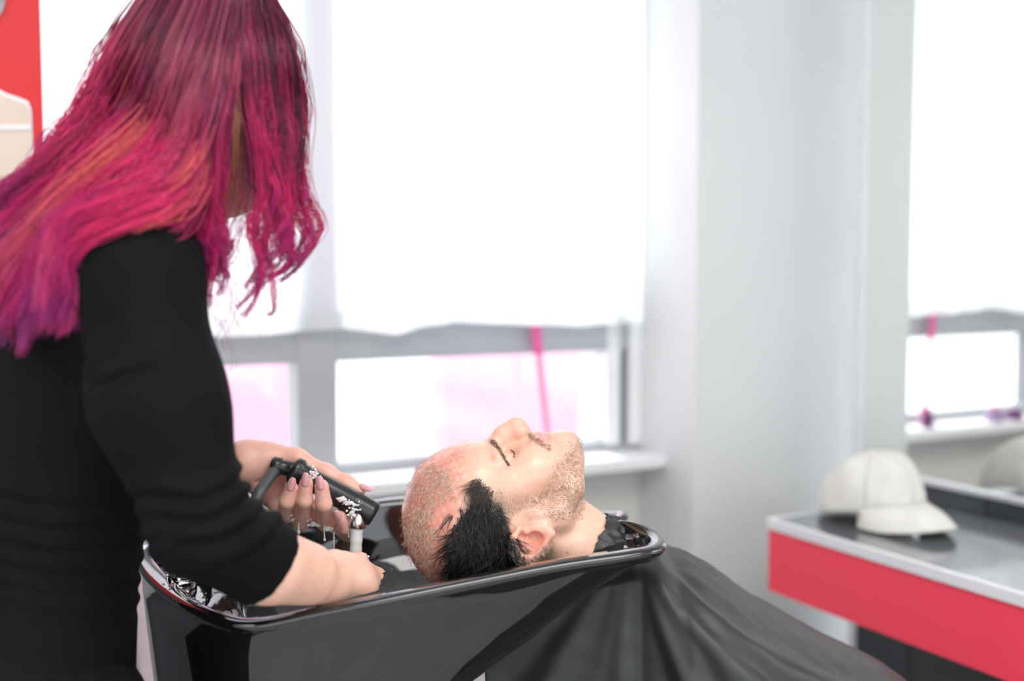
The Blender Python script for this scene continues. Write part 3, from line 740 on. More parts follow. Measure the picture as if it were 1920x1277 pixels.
    def inpoly(x, y, poly):
        c = False; j = len(poly) - 1
        for i in range(len(poly)):
            if (poly[i][1] > y) != (poly[j][1] > y) and x < (poly[j][0] - poly[i][0]) * (y - poly[i][1]) / (poly[j][1] - poly[i][1] + 1e-9) + poly[i][0]: c = not c
            j = i
        return c
    # wet black side hair
    dark = [(905, 925), (925, 935), (938, 965), (952, 1000), (962, 1035), (985, 1060), (985, 1120), (850, 1120), (845, 1085), (842, 1050), (850, 1015), (855, 985), (872, 960)]
    spec = []
    while len(spec) < 3600:
        x = R.uniform(840, 990); y = R.uniform(915, 1118)
        if not inpoly(x + R.gauss(0, 5), y + R.gauss(0, 5), dark): continue
        if len(spec) % 7: x = x0_ + R.uniform(-4, 4); y = y0_ + R.uniform(-4, 4); ang = a0_ + R.uniform(-9, 9)
        else: x0_, y0_ = x, y; ang = a0_ = 95 + (x - 900) * -0.35 + R.uniform(-45, 45)
        c = R.choice([(0.006, 0.006, 0.007), (0.010, 0.010, 0.011), (0.018, 0.016, 0.016), (0.07, 0.065, 0.065), (0.006, .006, .006)])  # lightest tone puts wet clump highlights into the strand colour
        spec.append((x, y, ang, R.uniform(26, 62), R.uniform(0.0015, 0.007), R.uniform(.00035, .00075), c))
    for k in range(260):   # upper fringe reaching to the temple
        t = R.random(); x = 893 + 28 * t + R.uniform(-8, 8); y = 905 + 22 * t + R.uniform(-10, 14)
        spec.append((x, y, R.uniform(100, 160), R.uniform(22, 50), R.uniform(0.002, 0.006), .0004, R.choice([(0.05, .035, .025), (0.02, .015, .012), (.10, .07, .05)])))
    for k in range(420):   # spikes at back edge toward the ear
        y = R.uniform(940, 1075); x = np.interp(y, [940, 1000, 1040, 1075], [930, 948, 960, 978]) + R.uniform(-8, 6)
        spec.append((x, y, R.uniform(30, 75), R.uniform(12, 26), R.uniform(0.001, 0.004), .00035, R.choice([(0.05, .04, .035), (0.15, .11, .08), (.02, .02, .02)])))
    v, q, c = strands(*hairs(spec))
    ho = put('wet_hair', v, q, M['wethair'], root, c); ho['label'] = 'wet black hair on the side of the head'
    # cropped lathered hair on the scalp and grey-brown sides
    spec = []; cl = [(0.78, 0.62, 0.46), (0.62, 0.44, 0.30), (0.86, 0.74, 0.60), (0.40, 0.28, 0.20), (.92, .86, .78)]
    side = [(905, 925), (930, 915), (960, 955), (955, 975), (962, 1010), (985, 1028), (1030, 1010), (1040, 1030), (1010, 1062), (975, 1075), (940, 1010)]
    top = [(800, 860), (850, 842), (862, 862), (852, 890), (880, 900), (905, 905), (915, 925), (870, 960), (850, 1000), (845, 1060), (860, 1085), (790, 1065), (757, 1000), (756, 940), (775, 890)]
    tries = 0
    while len(spec) < 3800 and tries < 60000:
        tries += 1
        x = R.uniform(754, 1040); y = R.uniform(838, 1090)
        if inpoly(x + R.gauss(0, 5), y + R.gauss(0, 5), side): spec.append((x, y, R.uniform(20, 80), R.uniform(4, 9), R.uniform(.0005, .0018), .00028, R.choice([cl[0], cl[1], cl[3], cl[2]])))
        elif inpoly(x + R.gauss(0, 12), y + R.gauss(0, 12), top):
            dn = math.sin(x * .06 + y * .03) + math.sin(y * .05 - x * .045) + R.uniform(-.9, .9)
            if dn < .45 and not (x < 815 and R.random() < .5): continue
            spec.append((x, y, 120 + 30 * math.sin(y * .03) + R.uniform(-50, 50), R.uniform(5, 13), R.uniform(.0004, .0016), .00028, R.choice(cl if R.random() < .8 else cl[:1])))
    v, q, c = strands(*hairs(spec)); ho = put('cropped_hair', v, q, M['wethair'], root, c); ho['label'] = 'short lathered sandy hair on the scalp'
    # stray wet loops
    loops = []
    for cx, cy, r in ((846, 1052, 20), (842, 1060, 26), (895, 1072, 14), (872, 985, 40), (893, 935, 22)):
        for j in range(2):
            a0 = R.uniform(0, 360); pts = []
            for k in range(22):
                a = math.radians(a0 + k * 11); p, n = S(cx + (r + j * 2) * math.cos(a), cy + (r * .75 + j) * math.sin(a)); pts.append(p + n * .0025)
            loops.append(pts)
    lp = np.array(loops); v, q, c = strands(lp, np.full(lp.shape[:2], .0004), np.full(lp.shape, 0.12)); ho = put('stray_hair', v, q, M['wethair'], root, c)
    # stubble hairs + eyebrow + lashes + moustache
    spec = []
    for k in range(2600):
        x = R.uniform(1000, 1092); y = R.uniform(825, 975)
        xl = 1030 + 30 * min(max((900 - y) / 60, -1), 2) + R.uniform(-14, 30)
        if x < xl or (x < 1045 and y < 850): continue
        spec.append((x, y, R.uniform(20, 110), R.uniform(2.5, 4.5), .0009, .00018, R.choice([(.20, .11, .06), (.32, .20, .12), (.12, .07, .05)])))
    for k in range(500): spec.append((R.gauss(1000, 40), R.gauss(948, 12), R.uniform(20, 110), R.uniform(2, 4), .0008, .00017, (.25, .15, .1)))
    for k in range(240):
        x = R.uniform(990, 1030); spec.append((x + R.uniform(-3, 3), 815 + (x - 990) * .66 + R.uniform(-5, 6), R.uniform(-30, 80), R.uniform(3, 5), .0010, .00022, R.choice([(.30, .19, .12), (.20, .12, .07), (.42, .28, .18)])))
    v, q, c = strands(*hairs(spec)); put('beard_stubble', v, q, M['hair'], root, c)
    spec = []
    for k in range(190):
        t = R.random(); x = np.interp(t, [0, .5, 1], [919, 934, 953]); y = np.interp(t, [0, .5, 1], [823, 841, 872]); wd = 5.0 * (1 - .72 * t)
        spec.append((x + R.uniform(-wd, wd), y + R.uniform(-wd, wd) * .6, 55 + R.uniform(-22, 22), R.uniform(6, 10), .0008, .00027, R.choice([(.14, .08, .05), (.22, .13, .09)])))
    v, q, c = strands(*hairs(spec)); put('eyebrow', v, q, M['hair'], root, c)
    spec = []
    for k in range(60):
        t = R.random(); x = np.interp(t, [0, .5, 1], [957, 963, 962]); y = np.interp(t, [0, .5, 1], [843, 850, 860])
        spec.append((x, y, R.uniform(-10, 45), R.uniform(4, 7), .0012, .0002, (.06, .035, .03)))
    v, q, c = strands(*hairs(spec)); put('eyelashes', v, q, M['hair'], root, c)
    return root, S
man, man_surf = make_man()
# ================================================================== cape over the man
def make_cape():
    sil = [(1250, 1043), (1300, 1062), (1350, 1093), (1400, 1130), (1450, 1160), (1500, 1188), (1550, 1217), (1600, 1247), (1650, 1277)]
    sp = [P(x, y, 1.55) for x, y in sil]
    xs = [-0.06, -0.03, 0.0, 0.06, 0.12, 0.165, 0.195] + [p[0] for p in sp] + [0.56, 0.62, 0.78, 1.05]
    zs = [0.845, 0.860, 0.878, 0.934, 0.964, 0.978, 0.985] + [p[2] for p in sp] + [0.745, 0.69, 0.60, 0.56]
    NX, NT = 420, 260
    X = np.linspace(-0.035, 1.05, NX); ZT = np.interp(X, xs, zs)
    for _ in range(12): ZT[1:-1] = 0.25 * ZT[:-2] + 0.5 * ZT[1:-1] + 0.25 * ZT[2:]
    near = np.interp(X, [-.05, .10, .17, .23, .30, .6, 1.05], [1.50, 1.455, 1.435, 1.385, 1.355, 1.34, 1.34]); far = np.interp(X, [-.05, .17, .3, 1.05], [1.64, 1.70, 1.80, 1.80])
    V = np.zeros((NX, NT, 3)); pv = np.array((0.150, 1.005))
    T = np.linspace(0, 1, NT)
    for i in range(NX):
        yc = (near[i] + far[i]) / 2 - 0.0; w = (far[i] - near[i]) / 2; b = np.interp(X[i], [0, .16, .25, .4, 1], [.02, .03, .07, .10, .12])
        zb_ = ZT[i] - b; hang = zb_ - 0.36
        y = np.zeros(NT); z = np.zeros(NT)
        for j, t in enumerate(T):
            if t < .25: u = (0.25 - t) / .25; y[j] = yc + w + .05 * u; z[j] = zb_ - hang * u
            elif t < .55:
                a = math.pi / 2 - math.pi * (t - .25) / .30; y[j] = yc + w * math.sin(a); z[j] = zb_ + b * math.cos(a)
            else: u = (t - .55) / .45; y[j] = yc - w - .07 * u; z[j] = zb_ - hang * u
        V[i, :, 0] = X[i]; V[i, :, 1] = y; V[i, :, 2] = z
    dx = np.gradient(V, axis=0); dt = np.gradient(V, axis=1); n = np.cross(dt, dx); n /= np.linalg.norm(n, axis=2, keepdims=True) + 1e-9
    if n[200, NT - 40, 1] > 0: n = -n
    rx = V[..., 0] - pv[0]; rz = V[..., 2] - pv[1]; r = np.hypot(rx, rz); ph = np.degrees(np.arctan2(-rz, rx))   # 0 = right, 90 = down
    amp = np.clip((r - 0.06) / 0.30, 0, 1) ** 0.8
    fold = np.zeros_like(r)
    for c, wd, h in ((33, 2.2, .010), (38.5, 1.6, .016), (43, 1.8, .008), (49, 2.6, .014), (56, 3.0, .006), (63, 2.5, .012), (72, 3.5, .010), (80, 3, .005), (88, 2.4, .010), (97, 3, .012), (104, 2.5, .008), (113, 3, .012), (122, 3, .010), (131, 3, .01), (28, 2, .008), (22, 2, .010)):
        cc = c + 3.5 * np.sin(r * 9 + c) ; dd = (ph - cc) / (wd * 1.5)
        fold += h * np.exp(-dd * dd) - 0.4 * h * np.exp(-((dd - 1.9) ** 2))
    fold *= amp * np.where(ph > 78, .55, 1.15)
    P3 = V.reshape(-1, 3); fold += (0.0008 * hash3(P3, 9, 5) + 0.0008 * hash3(P3, 24, 6)).reshape(r.shape) * np.clip(r / .12, .2, 1)
    gr = np.clip((1.95 - V[..., 1]) / .2, 0, 1)
    V += n * (fold * gr)[..., None]
    # keep the sheet below the basin where they meet
    V = V.reshape(-1, 3)
    i = np.arange(NX - 1)[:, None]; j = np.arange(NT - 1)[None]
    Q = np.stack([i * NT + j, (i + 1) * NT + j, (i + 1) * NT + j + 1, i * NT + j + 1], -1).reshape(-1, 4)
    o = put('cape', V, Q, M['nylon'], man); s = o.modifiers.new('s', 'SOLIDIFY'); s.thickness = 0.0012
    o['label'] = 'black nylon salon cape draped over his body'
    # crumpled collar round the neck
    c = P(1100, 1022, 1.50); ax = np.array((0.83, 0.0, -0.55)); ax /= np.linalg.norm(ax); e1 = np.array((0, 1.0, 0)); e2 = np.cross(ax, e1)
    NA, NB = 120, 26; W = []
    for b in range(NB):
        t = b / (NB - 1)
        for a in range(NA):
            q = 2 * math.pi * a / NA; cr = .0018 * math.sin(q * 9 + t * 5) + .0014 * math.sin(q * 17 - t * 8) + .0010 * math.sin(q * 31 + t * 3)
            rr = 0.0545 + 0.007 * t + cr * (0.4 + t)
            W.append(c + ax * (0.000 + 0.032 * t + .8 * cr) + rr * (math.cos(q) * e1 + math.sin(q) * e2 * 0.93))
    Fq = [(b * NA + a, b * NA + (a + 1) % NA, (b + 1) * NA + (a + 1) % NA, (b + 1) * NA + a) for b in range(NB - 1) for a in range(NA)]
    o = mesh_obj('cape_collar', W, Fq, M['nylon'], man); s = o.modifiers.new('s', 'SOLIDIFY'); s.thickness = 0.002
make_cape()
def make_chair():
    t = thing('salon_chair', 'black reclined wash chair under the caped man', 'chair', (0.6, 1.57, 0))
    v, f = [], []
    def slab(name, a, b, w, th):
        a = np.array(a, float); b = np.array(b, float); d = (b - a) / np.linalg.norm(b - a); n = np.array((-d[2], 0, d[0])); y = np.array((0, 1, 0))
        V = [p + s * w / 2 * y + q * th * n for p in (a, b) for s in (-1, 1) for q in (-1, 0)]
        Fc = [(0, 1, 3, 2), (4, 6, 7, 5), (0, 4, 5, 1), (2, 3, 7, 6), (0, 2, 6, 4), (1, 5, 7, 3)]
        bevel(mesh_obj(name, V, Fc, M['black'], t, smooth=False), 0.01, 3)
    slab('backrest', (0.27, 1.57, 0.70), (0.52, 1.57, 0.47), 0.44, 0.06)
    slab('seat', (0.50, 1.57, 0.47), (0.98, 1.57, 0.43), 0.46, 0.09)
    mesh_obj('pedestal', *lathe([(0, 0), (0, .22), (.02, .22), (.04, .05), (.36, .05), (.36, 0)], (0.72, 1.57, 0), (0, 0, 1), 32), M['chrome'], t)
make_chair()

# ================================================================== woman
def make_woman():
    root = thing('person', 'woman with long magenta hair in black top rinsing hair over the basin', 'person', (-0.55, 1.32, 0))
    arm = [P(252, 512, 1.175), P(300, 750, 1.14), P(378, 985, 1.125), P(503, 1060, 1.21), P(612, 1090, 1.31)]
    armr = [0.058, 0.053, 0.044, 0.038, 0.0265]
    larm = [P(120, 560, 1.47), P(250, 780, 1.52), P(372, 925, 1.53), P(455, 872, 1.515)]
    larmr = [0.055, 0.046, 0.038, 0.0255]
    def torso(f, g, up=True):
        # g = cloth thickness
        fd = np.array((0.80, 0.60, 0)); sd = np.array((0.60, -0.80, 0)); R = np.stack([fd, sd, np.array((0, 0, 1.0))], 1)
        c0 = P(105, 1205, 1.30); pel = c0.copy(); pel[2] = 0.90
        E = lambda off, z, a, b, c, k: f.ell(np.array((c0[0], c0[1], 0)) + fd * off[0] + sd * off[1] + np.array((0, 0, z)), (a + g, b + g, c + g), k, R=R)
        E((-.035, 0), 0.88, .110, .165, .15, .06)
        E((-.005, 0), 1.03, .088, .128, .14, .06)
        E((.015, 0), 1.16, .100, .140, .14, .06)
        E((.05, 0), 1.25, .105, .155, .12, .06)
        E((.105, 0.03), 1.17, .060, .110, .07, .05)
        nb = P(200, 425, 1.31)
        f.cone(arm[0], nb, .052 + g, .055 + g, .06); f.cone(larm[0], nb, .052 + g, .055 + g, .06)
        f.cone(np.array((c0[0] + .06, c0[1] + .04, 1.28)), nb, .10 + g, .06 + g, .06)
    nbase, nhead = P(205, 425, 1.31), P(345, 285, 1.30)
    # ---- shirt
    lo = (-0.86, 1.02, 0.80); hi = (-0.20, 1.66, 1.47)
    s = Field(lo, hi, 0.0042)
    torso(s, .006); s.chain(arm[:3], [r + .007 for r in armr[:3]], .045); s.chain(larm[:3], [r + .006 for r in larmr[:3]], .045)
    s.cone(arm[2], P(503, 1060, 1.21), armr[2] + .008, armr[3] + .010, .02); s.cone(larm[2], larm[2] + .45 * (larm[3] - larm[2]), larmr[2] + .006, larmr[3] + .012, .02)
    # cut cuffs, neckline and hem
    Xg, Yg, Zg = np.meshgrid(*s.ax, indexing='ij', sparse=True)
    cd = arm[4] - arm[3]; cd /= np.linalg.norm(cd); cp = P(507, 1058, 1.21); nc = cd * np.array((1.0, .35, .9)); nc /= np.linalg.norm(nc)
    near_ = ((Xg - cp[0]) ** 2 + (Yg - cp[1]) ** 2 + (Zg - cp[2]) ** 2) < .11 ** 2
    pl = (Xg - cp[0]) * nc[0] + (Yg - cp[1]) * nc[1] + (Zg - cp[2]) * nc[2]
    s.v = np.where(near_, np.maximum(s.v, pl), s.v).astype(np.float32)
    nd = nhead - nbase; nd /= np.linalg.norm(nd)
    npn = nbase + nd * 0.035
    plane = (Xg - npn[0]) * nd[0] + (Yg - npn[1]) * nd[1] + (Zg - npn[2]) * nd[2]
    ncut = ((Xg - npn[0]) ** 2 + (Yg - npn[1]) ** 2 + (Zg - npn[2]) ** 2) < .098 ** 2
    s.v = np.where(ncut & (Zg > 1.365), np.maximum(s.v, plane), s.v).astype(np.float32)
    V, Q = s.mesh(); V = relax(V, Q, 2); N = normals(V, Q)
    px = V[:, 0] / V[:, 1] * F + 960; py = (CAMZ - V[:, 2]) / V[:, 1] * F + HOR
    disp = .0012 * hash3(V, 6, 11) + .0005 * hash3(V, 16, 12)
    # sleeve creases around the elbow and armpit, waist creases
    def crease(pts, h, wd):
        nonlocal disp
        pts = np.array(pts, float); d = np.full(len(V), 1e9)
        for a, b in zip(pts[:-1], pts[1:]):
            e = b - a; t = np.clip(((px - a[0]) * e[0] + (py - a[1]) * e[1]) / (e @ e), 0, 1); d = np.minimum(d, np.hypot(px - a[0] - t * e[0], py - a[1] - t * e[1]))
        disp = disp + h * np.exp(-(d / wd) ** 2) * (V[:, 1] < 1.36)
    for c in ([(300, 960), (380, 965), (440, 930), (480, 900)], [(330, 1010), (410, 1000), (470, 965), (490, 935)], [(380, 1060), (450, 1040), (500, 1000), (515, 970)], [(290, 915), (360, 925), (420, 900), (455, 870)]):
        crease(c, .0042, 12); crease([(x + 4, y + 20) for x, y in c], -.0040, 10)
    for c in ([(172, 690), (205, 650), (240, 610)], [(180, 710), (230, 690), (290, 672)], [(150, 500), (152, 580), (165, 660)]):
        crease(c, .0038, 9); crease([(x - 8, y + 15) for x, y in c], -.0040, 8)
    for y0 in (930, 975, 1020, 1065, 1105, 1140): 
        crease([(-50, y0 - 25), (80, y0 + 6), (200, y0), (290, y0 - 22)], .0024, 13); crease([(-50, y0 - 5), (80, y0 + 26), (200, y0 + 20), (290, y0)], -.0022, 10)
    V = V + N * disp[:, None]
    sh = put('shirt', V, Q, M['shirt'], root); sh['label'] = 'black fitted top with three-quarter sleeves'
    # cuff hem ring
    # ---- trousers
    tr = Field((-0.85, 1.02, 0.05), (-0.25, 1.62, 1.0), 0.008)
    c0 = P(105, 1205, 1.30); fd = np.array((0.80, 0.60, 0)); sd = np.array((0.60, -0.80, 0)); R = np.stack([fd, sd, np.array((0, 0, 1.0))], 1); b0 = np.array((c0[0], c0[1], 0)) - fd * .040
    tr.ell(b0 + np.array((0, 0, .86)) - fd * .02, (.128, .178, .15), .05, R=R)
    for q in (-1, 1):
        tr.chain([b0 + sd * .10 * q + (0, 0, .82), b0 + sd * .095 * q + (0, 0, .48) + fd * .02, b0 + sd * .10 * q + (0, 0, .10)], [.122, .088, .066], .04)
    Xt, Yt, Zt = np.meshgrid(*tr.ax, indexing='ij', sparse=True); tr.v = np.maximum(tr.v, Zt - 0.965 + 0 * Xt + 0 * Yt).astype(np.float32)
    V, Q = tr.mesh(); V = relax(V, Q, 2); N = normals(V, Q)
    an = np.arctan2(V[:, 1] - c0[1], V[:, 0] - c0[0]); V = V + N * (.0022 * np.sin(an * 44) * np.clip((V[:, 2] - .84) / .1, 0, 1) + .003 * hash3(V, 5, 15))[:, None]
    t_ = put('trousers', V, Q, M['trousers'], root); t_['label'] = 'black gathered-waist trousers'
    for q in (-1, 1):
        sf = Field(b0 + sd * .10 * q - (.2, .2, 0), b0 + sd * .10 * q + (.2, .2, .14), .006)
        sf.chain([b0 + sd * .10 * q + (0, 0, .045) - fd * .03, b0 + sd * .10 * q + (0, 0, .035) + fd * .16], [.045, .036], .02); sf.cone(b0 + sd * .10 * q + (0, 0, .05), b0 + sd * .10 * q + (0, 0, .12), .045, .05, .02)
        sf.v = np.maximum(sf.v, -(np.meshgrid(*sf.ax, indexing='ij', sparse=True)[2] - .004)).astype(np.float32)
        put('shoe', *sf.mesh(), M['trousers'], root)
    # ---- skin: torso + arms coarse, head, hands fine
    parts = []
    b = Field(lo, hi, 0.008); torso(b, -.012); b.chain(arm[:4], [r - .006 for r in armr[:4]], .03); b.chain(larm[:3], [r - .006 for r in larmr[:3]], .03); b.cone(nbase, nhead, .050, .046, .03)
    parts.append(b.mesh())
    lg = Field((-0.85, 1.02, 0.03), (-0.25, 1.62, 0.95), 0.012)
    lg.ell(b0 + np.array((0, 0, .85)), (.09, .14, .12), .05, R=R)
    for q in (-1, 1): lg.chain([b0 + sd * .085 * q + (0, 0, .82), b0 + sd * .095 * q + (0, 0, .48) + fd * .02, b0 + sd * .10 * q + (0, 0, .08)], [.08, .055, .035], .04)
    parts.append(lg.mesh())
    # head
    h = Field(P(180, 60, 1.30) - (.05, .16, .38), P(520, 60, 1.30) + (.02, .18, .12), 0.0032)
    h.ell(P(408, 168, 1.27), (.092, .080, .098), .02)
    h.cone(P(345, 300, 1.30), P(200, 425, 1.31), .047, .052, .03)
    for q in (-1, 1):
        o = np.array((-0.45, 0.75, 0)) * .05 * -q
        h.chain([P(372, 285, 1.285) + o, P(415, 335, 1.30) + o * .7, P(430, 358, 1.33) + o * .2], [.020, .018, .015], .03)
        h.ell(P(430, 272, 1.285) + o * .7, (.026, .022, .026), .03)
    h.ell(P(420, 265, 1.30), (.060, .060, .085), .03)
    h.ell(P(430, 340, 1.325), (.022, .024, .020), .02)
    h.chain([P(462, 235, 1.325), P(482, 290, 1.350), P(484, 305, 1.352)], [.010, .011, .011], .015)
    h.cone(P(452, 332, 1.335), P(456, 340, 1.34), .012, .012, .008); h.cone(P(446, 345, 1.335), P(450, 350, 1.34), .010, .010, .008)
    # ear
    h.chain([P(352, 205, 1.205), P(338, 222, 1.20), P(350, 250, 1.205), P(362, 262, 1.21)], [.006, .007, .007, .008], .01)
    parts.append(h.mesh())
    # near (right) hand with forearm
    f = Field(P(440, 960, 1.15) - (0, .0, .14), (P(735, 1050, 1.5)[0], 1.52, P(600, 960, 1.2)[2] + .02), 0.0018)
    f.chain(arm[3:] , [.0375, .0265], .01); f.cone(P(455, 1035, 1.17), arm[3], .038, .0375, .01)
    f.cone(arm[3] + (0, 0, 0), P(575, 1072, 1.27), .037, .031, .02)
    f.cone(arm[4], P(650, 1088, 1.345), .0265, .028, .02)
    f.ell(P(660, 1090, 1.355), (.030, .034, .026), .02)
    kn = [P(672, 1062, 1.40), P(684, 1074, 1.385), P(690, 1090, 1.365), P(686, 1106, 1.345)]
    f1 = [P(706, 1082, 1.425), P(716, 1097, 1.405), P(716, 1110, 1.38), P(706, 1122, 1.36)]
    f2 = [P(705, 1112, 1.445), P(712, 1128, 1.425), P(710, 1140, 1.40), P(698, 1148, 1.375)]
    f3 = [P(688, 1124, 1.45), P(692, 1142, 1.43), P(690, 1152, 1.41), P(680, 1158, 1.38)]
    for k in range(4):
        f.cone(P(645, 1085, 1.345), kn[k], .020, .0115, .014); f.chain([kn[k], f1[k], f2[k], f3[k]], [.0125, .0115, .0100, .0085], .006)
    f.chain([P(632, 1072, 1.355), P(655, 1060, 1.40), P(672, 1052, 1.425), P(680, 1050, 1.44)], [.018, .0125, .0095, .0072], .012)
    f.cone(P(628, 1050, 1.325), P(640, 1058, 1.335), .010, .012, .02)    # wrist bone
    parts.append(f.mesh())
    # far (left) hand, gripping the sprayer
    g = Field((P(415, 900, 1.5)[0], 1.405, P(500, 1030, 1.5)[2]), (P(705, 900, 1.5)[0], 1.62, P(500, 800, 1.5)[2]), 0.0016)
    g.chain([P(395, 895, 1.53), P(455, 868, 1.525), P(490, 872, 1.53)], [.031, .0265, .027], .01)
    g.ell(P(520, 905, 1.540), (.034, .015, .034), .02)
    g.cone(P(470, 858, 1.53), P(520, 868, 1.535), .020, .018, .02)
    g.cone(P(495, 905, 1.53), P(545, 945, 1.540), .020, .016, .02); g.cone(P(540, 930, 1.545), P(590, 955, 1.545), .014, .012, .015)
    # thumb along the top
    g.chain([P(500, 856, 1.53), P(556, 862, 1.528), P(612, 888, 1.525), P(650, 907, 1.52), P(676, 921, 1.515)], [.0180, .0140, .0112, .0098, .0072], .012)
    fing = [[P(510, 930, 1.535), P(530, 968, 1.510), P(538, 940, 1.472), P(546, 914, 1.468)],
            [P(538, 935, 1.545), P(565, 978, 1.515), P(571, 938, 1.470), P(574, 906, 1.466)],
            [P(566, 948, 1.550), P(611, 980, 1.515), P(607, 945, 1.470), P(603, 912, 1.466)],
            [P(592, 960, 1.550), P(652, 1001, 1.525), P(648, 988, 1.492), P(638, 970, 1.480)]]
    fr = [[.0125, .0115, .0104, .0088], [.0130, .0118, .0108, .0092], [.0130, .0120, .0110, .0094], [.0115, .0105, .0098, .0088]]
    for a, r in zip(fing, fr): g.chain(a, r, .0035)
    # palm creases
    g.chain([P(478, 905, 1.505), P(500, 900, 1.508), P(520, 888, 1.512)], [.0015, .002, .0015], .004, 'sub')
    parts.append(g.mesh())
    parts = [(relax(v, q, 2), q) for v, q in parts]
    V, Q = join_vq(parts); N = normals(V, Q)
    px = V[:, 0] / V[:, 1] * F + 960; py = (CAMZ - V[:, 2]) / V[:, 1] * F + HOR
    col = np.tile(np.array((0.84, 0.51, 0.39)), (len(V), 1))
    def bl(m, c):
        nonlocal col
        m = np.clip(m, 0, 1)[:, None]; col = col * (1 - m) + np.array(c) * m
    gs = lambda c, r: np.exp(-(((V - np.asarray(c)) / r) ** 2).sum(1))
    hand = (px > 440) & (py > 800)
    n2 = hash3(V, 60, 21); n3 = hash3(V, 150, 22)
    bl(hand * (V[:, 1] > 1.40) * .40 * (py < 1020), (0.84, 0.43, 0.36)); bl(hand * np.clip(n2, 0, 1) * .25, (0.84, 0.36, 0.28))
    for a in fing:
        bl(.55 * gs(a[3], .012), (0.86, 0.38, 0.36)); bl(.4 * gs(a[1], .012), (0.86, 0.40, 0.32))
    bl(.5 * gs(P(690, 1100, 1.39), .03), (0.86, 0.42, 0.30)); bl(.6 * gs(P(515, 900, 1.52), .02), (0.85, 0.40, 0.34))
    headm = (py < 450).astype(float); bl(headm * .9, (0.95, 0.38, 0.20)); bl(.7 * gs(P(452, 342, 1.335), .012), (.62, .12, .12))  # orange glow on the face put into the head's skin colour
    col *= (1 + .03 * n3)[:, None]
    put('body', V, Q, M['skin'], root, col)
    # nails
    def nail(tip, dirv, face, L=.0195, Wd=.0056, nm='fingernail'):
        d = np.asarray(dirv, float); d /= np.linalg.norm(d); fc = np.asarray(face, float); fc -= d * (fc @ d); fc /= np.linalg.norm(fc); sdv = np.cross(d, fc)
        Vn = []; NI, NJ = 9, 12
        for j in range(NJ):
            t = j / (NJ - 1); wd = Wd * (math.sqrt(max(0, 1 - ((t - .42) / .60) ** 2)) if t > .42 else .82 + .18 * math.sin(t / .42 * math.pi / 2))
            if t < .08: wd *= .8
            for i in range(NI):
                u = i / (NI - 1) * 2 - 1; Vn.append(np.asarray(tip) + d * (t - .45) * L + sdv * u * wd + fc * (.0012 - .0032 * u * u * (wd / Wd) - .0022 * (t - .4) ** 2))
        Fn = [(j * NI + i, j * NI + i + 1, (j + 1) * NI + i + 1, (j + 1) * NI + i) for j in range(NJ - 1) for i in range(NI - 1)]
        o = mesh_obj(nm, Vn, Fn, M['nail'], root); s = o.modifiers.new('s', 'SOLIDIFY'); s.thickness = .0007; s.offset = 0
    for a, r in zip(fing, fr):
        d = a[3] - a[2]; nail(a[3] + np.array((0, -r[3] - .0002, 0)) + d / np.linalg.norm(d) * .006, d, (0, -1, .1))
    nail(P(686, 919, 1.508) + np.array((0, 0, .0045)), P(697, 924, 1.505) - P(676, 914, 1.515), (.25, -.75, .6), .022, .0052)
    nail(P(681, 1046, 1.437), (.3, .1, .6), (-.2, -1, .1), .012, .0045)
    return root, larm
M['shirt'] = mat('black_jersey', (0.0045, 0.0052, 0.006), 0.8, noise=0.1, nscale=30, bump=0.35, bscale=900, spec=0.10)
M['trousers'] = mat('black_cotton_trousers', (0.003, 0.003, 0.004), 0.85, spec=0.2, noise=0.2, nscale=20, bump=0.4, bscale=500)
M['nail'] = mat('pink_gel_nail', (0.82, 0.43, 0.43), 0.12, coat=0.6, noise=0.04)
woman, _ = make_woman()

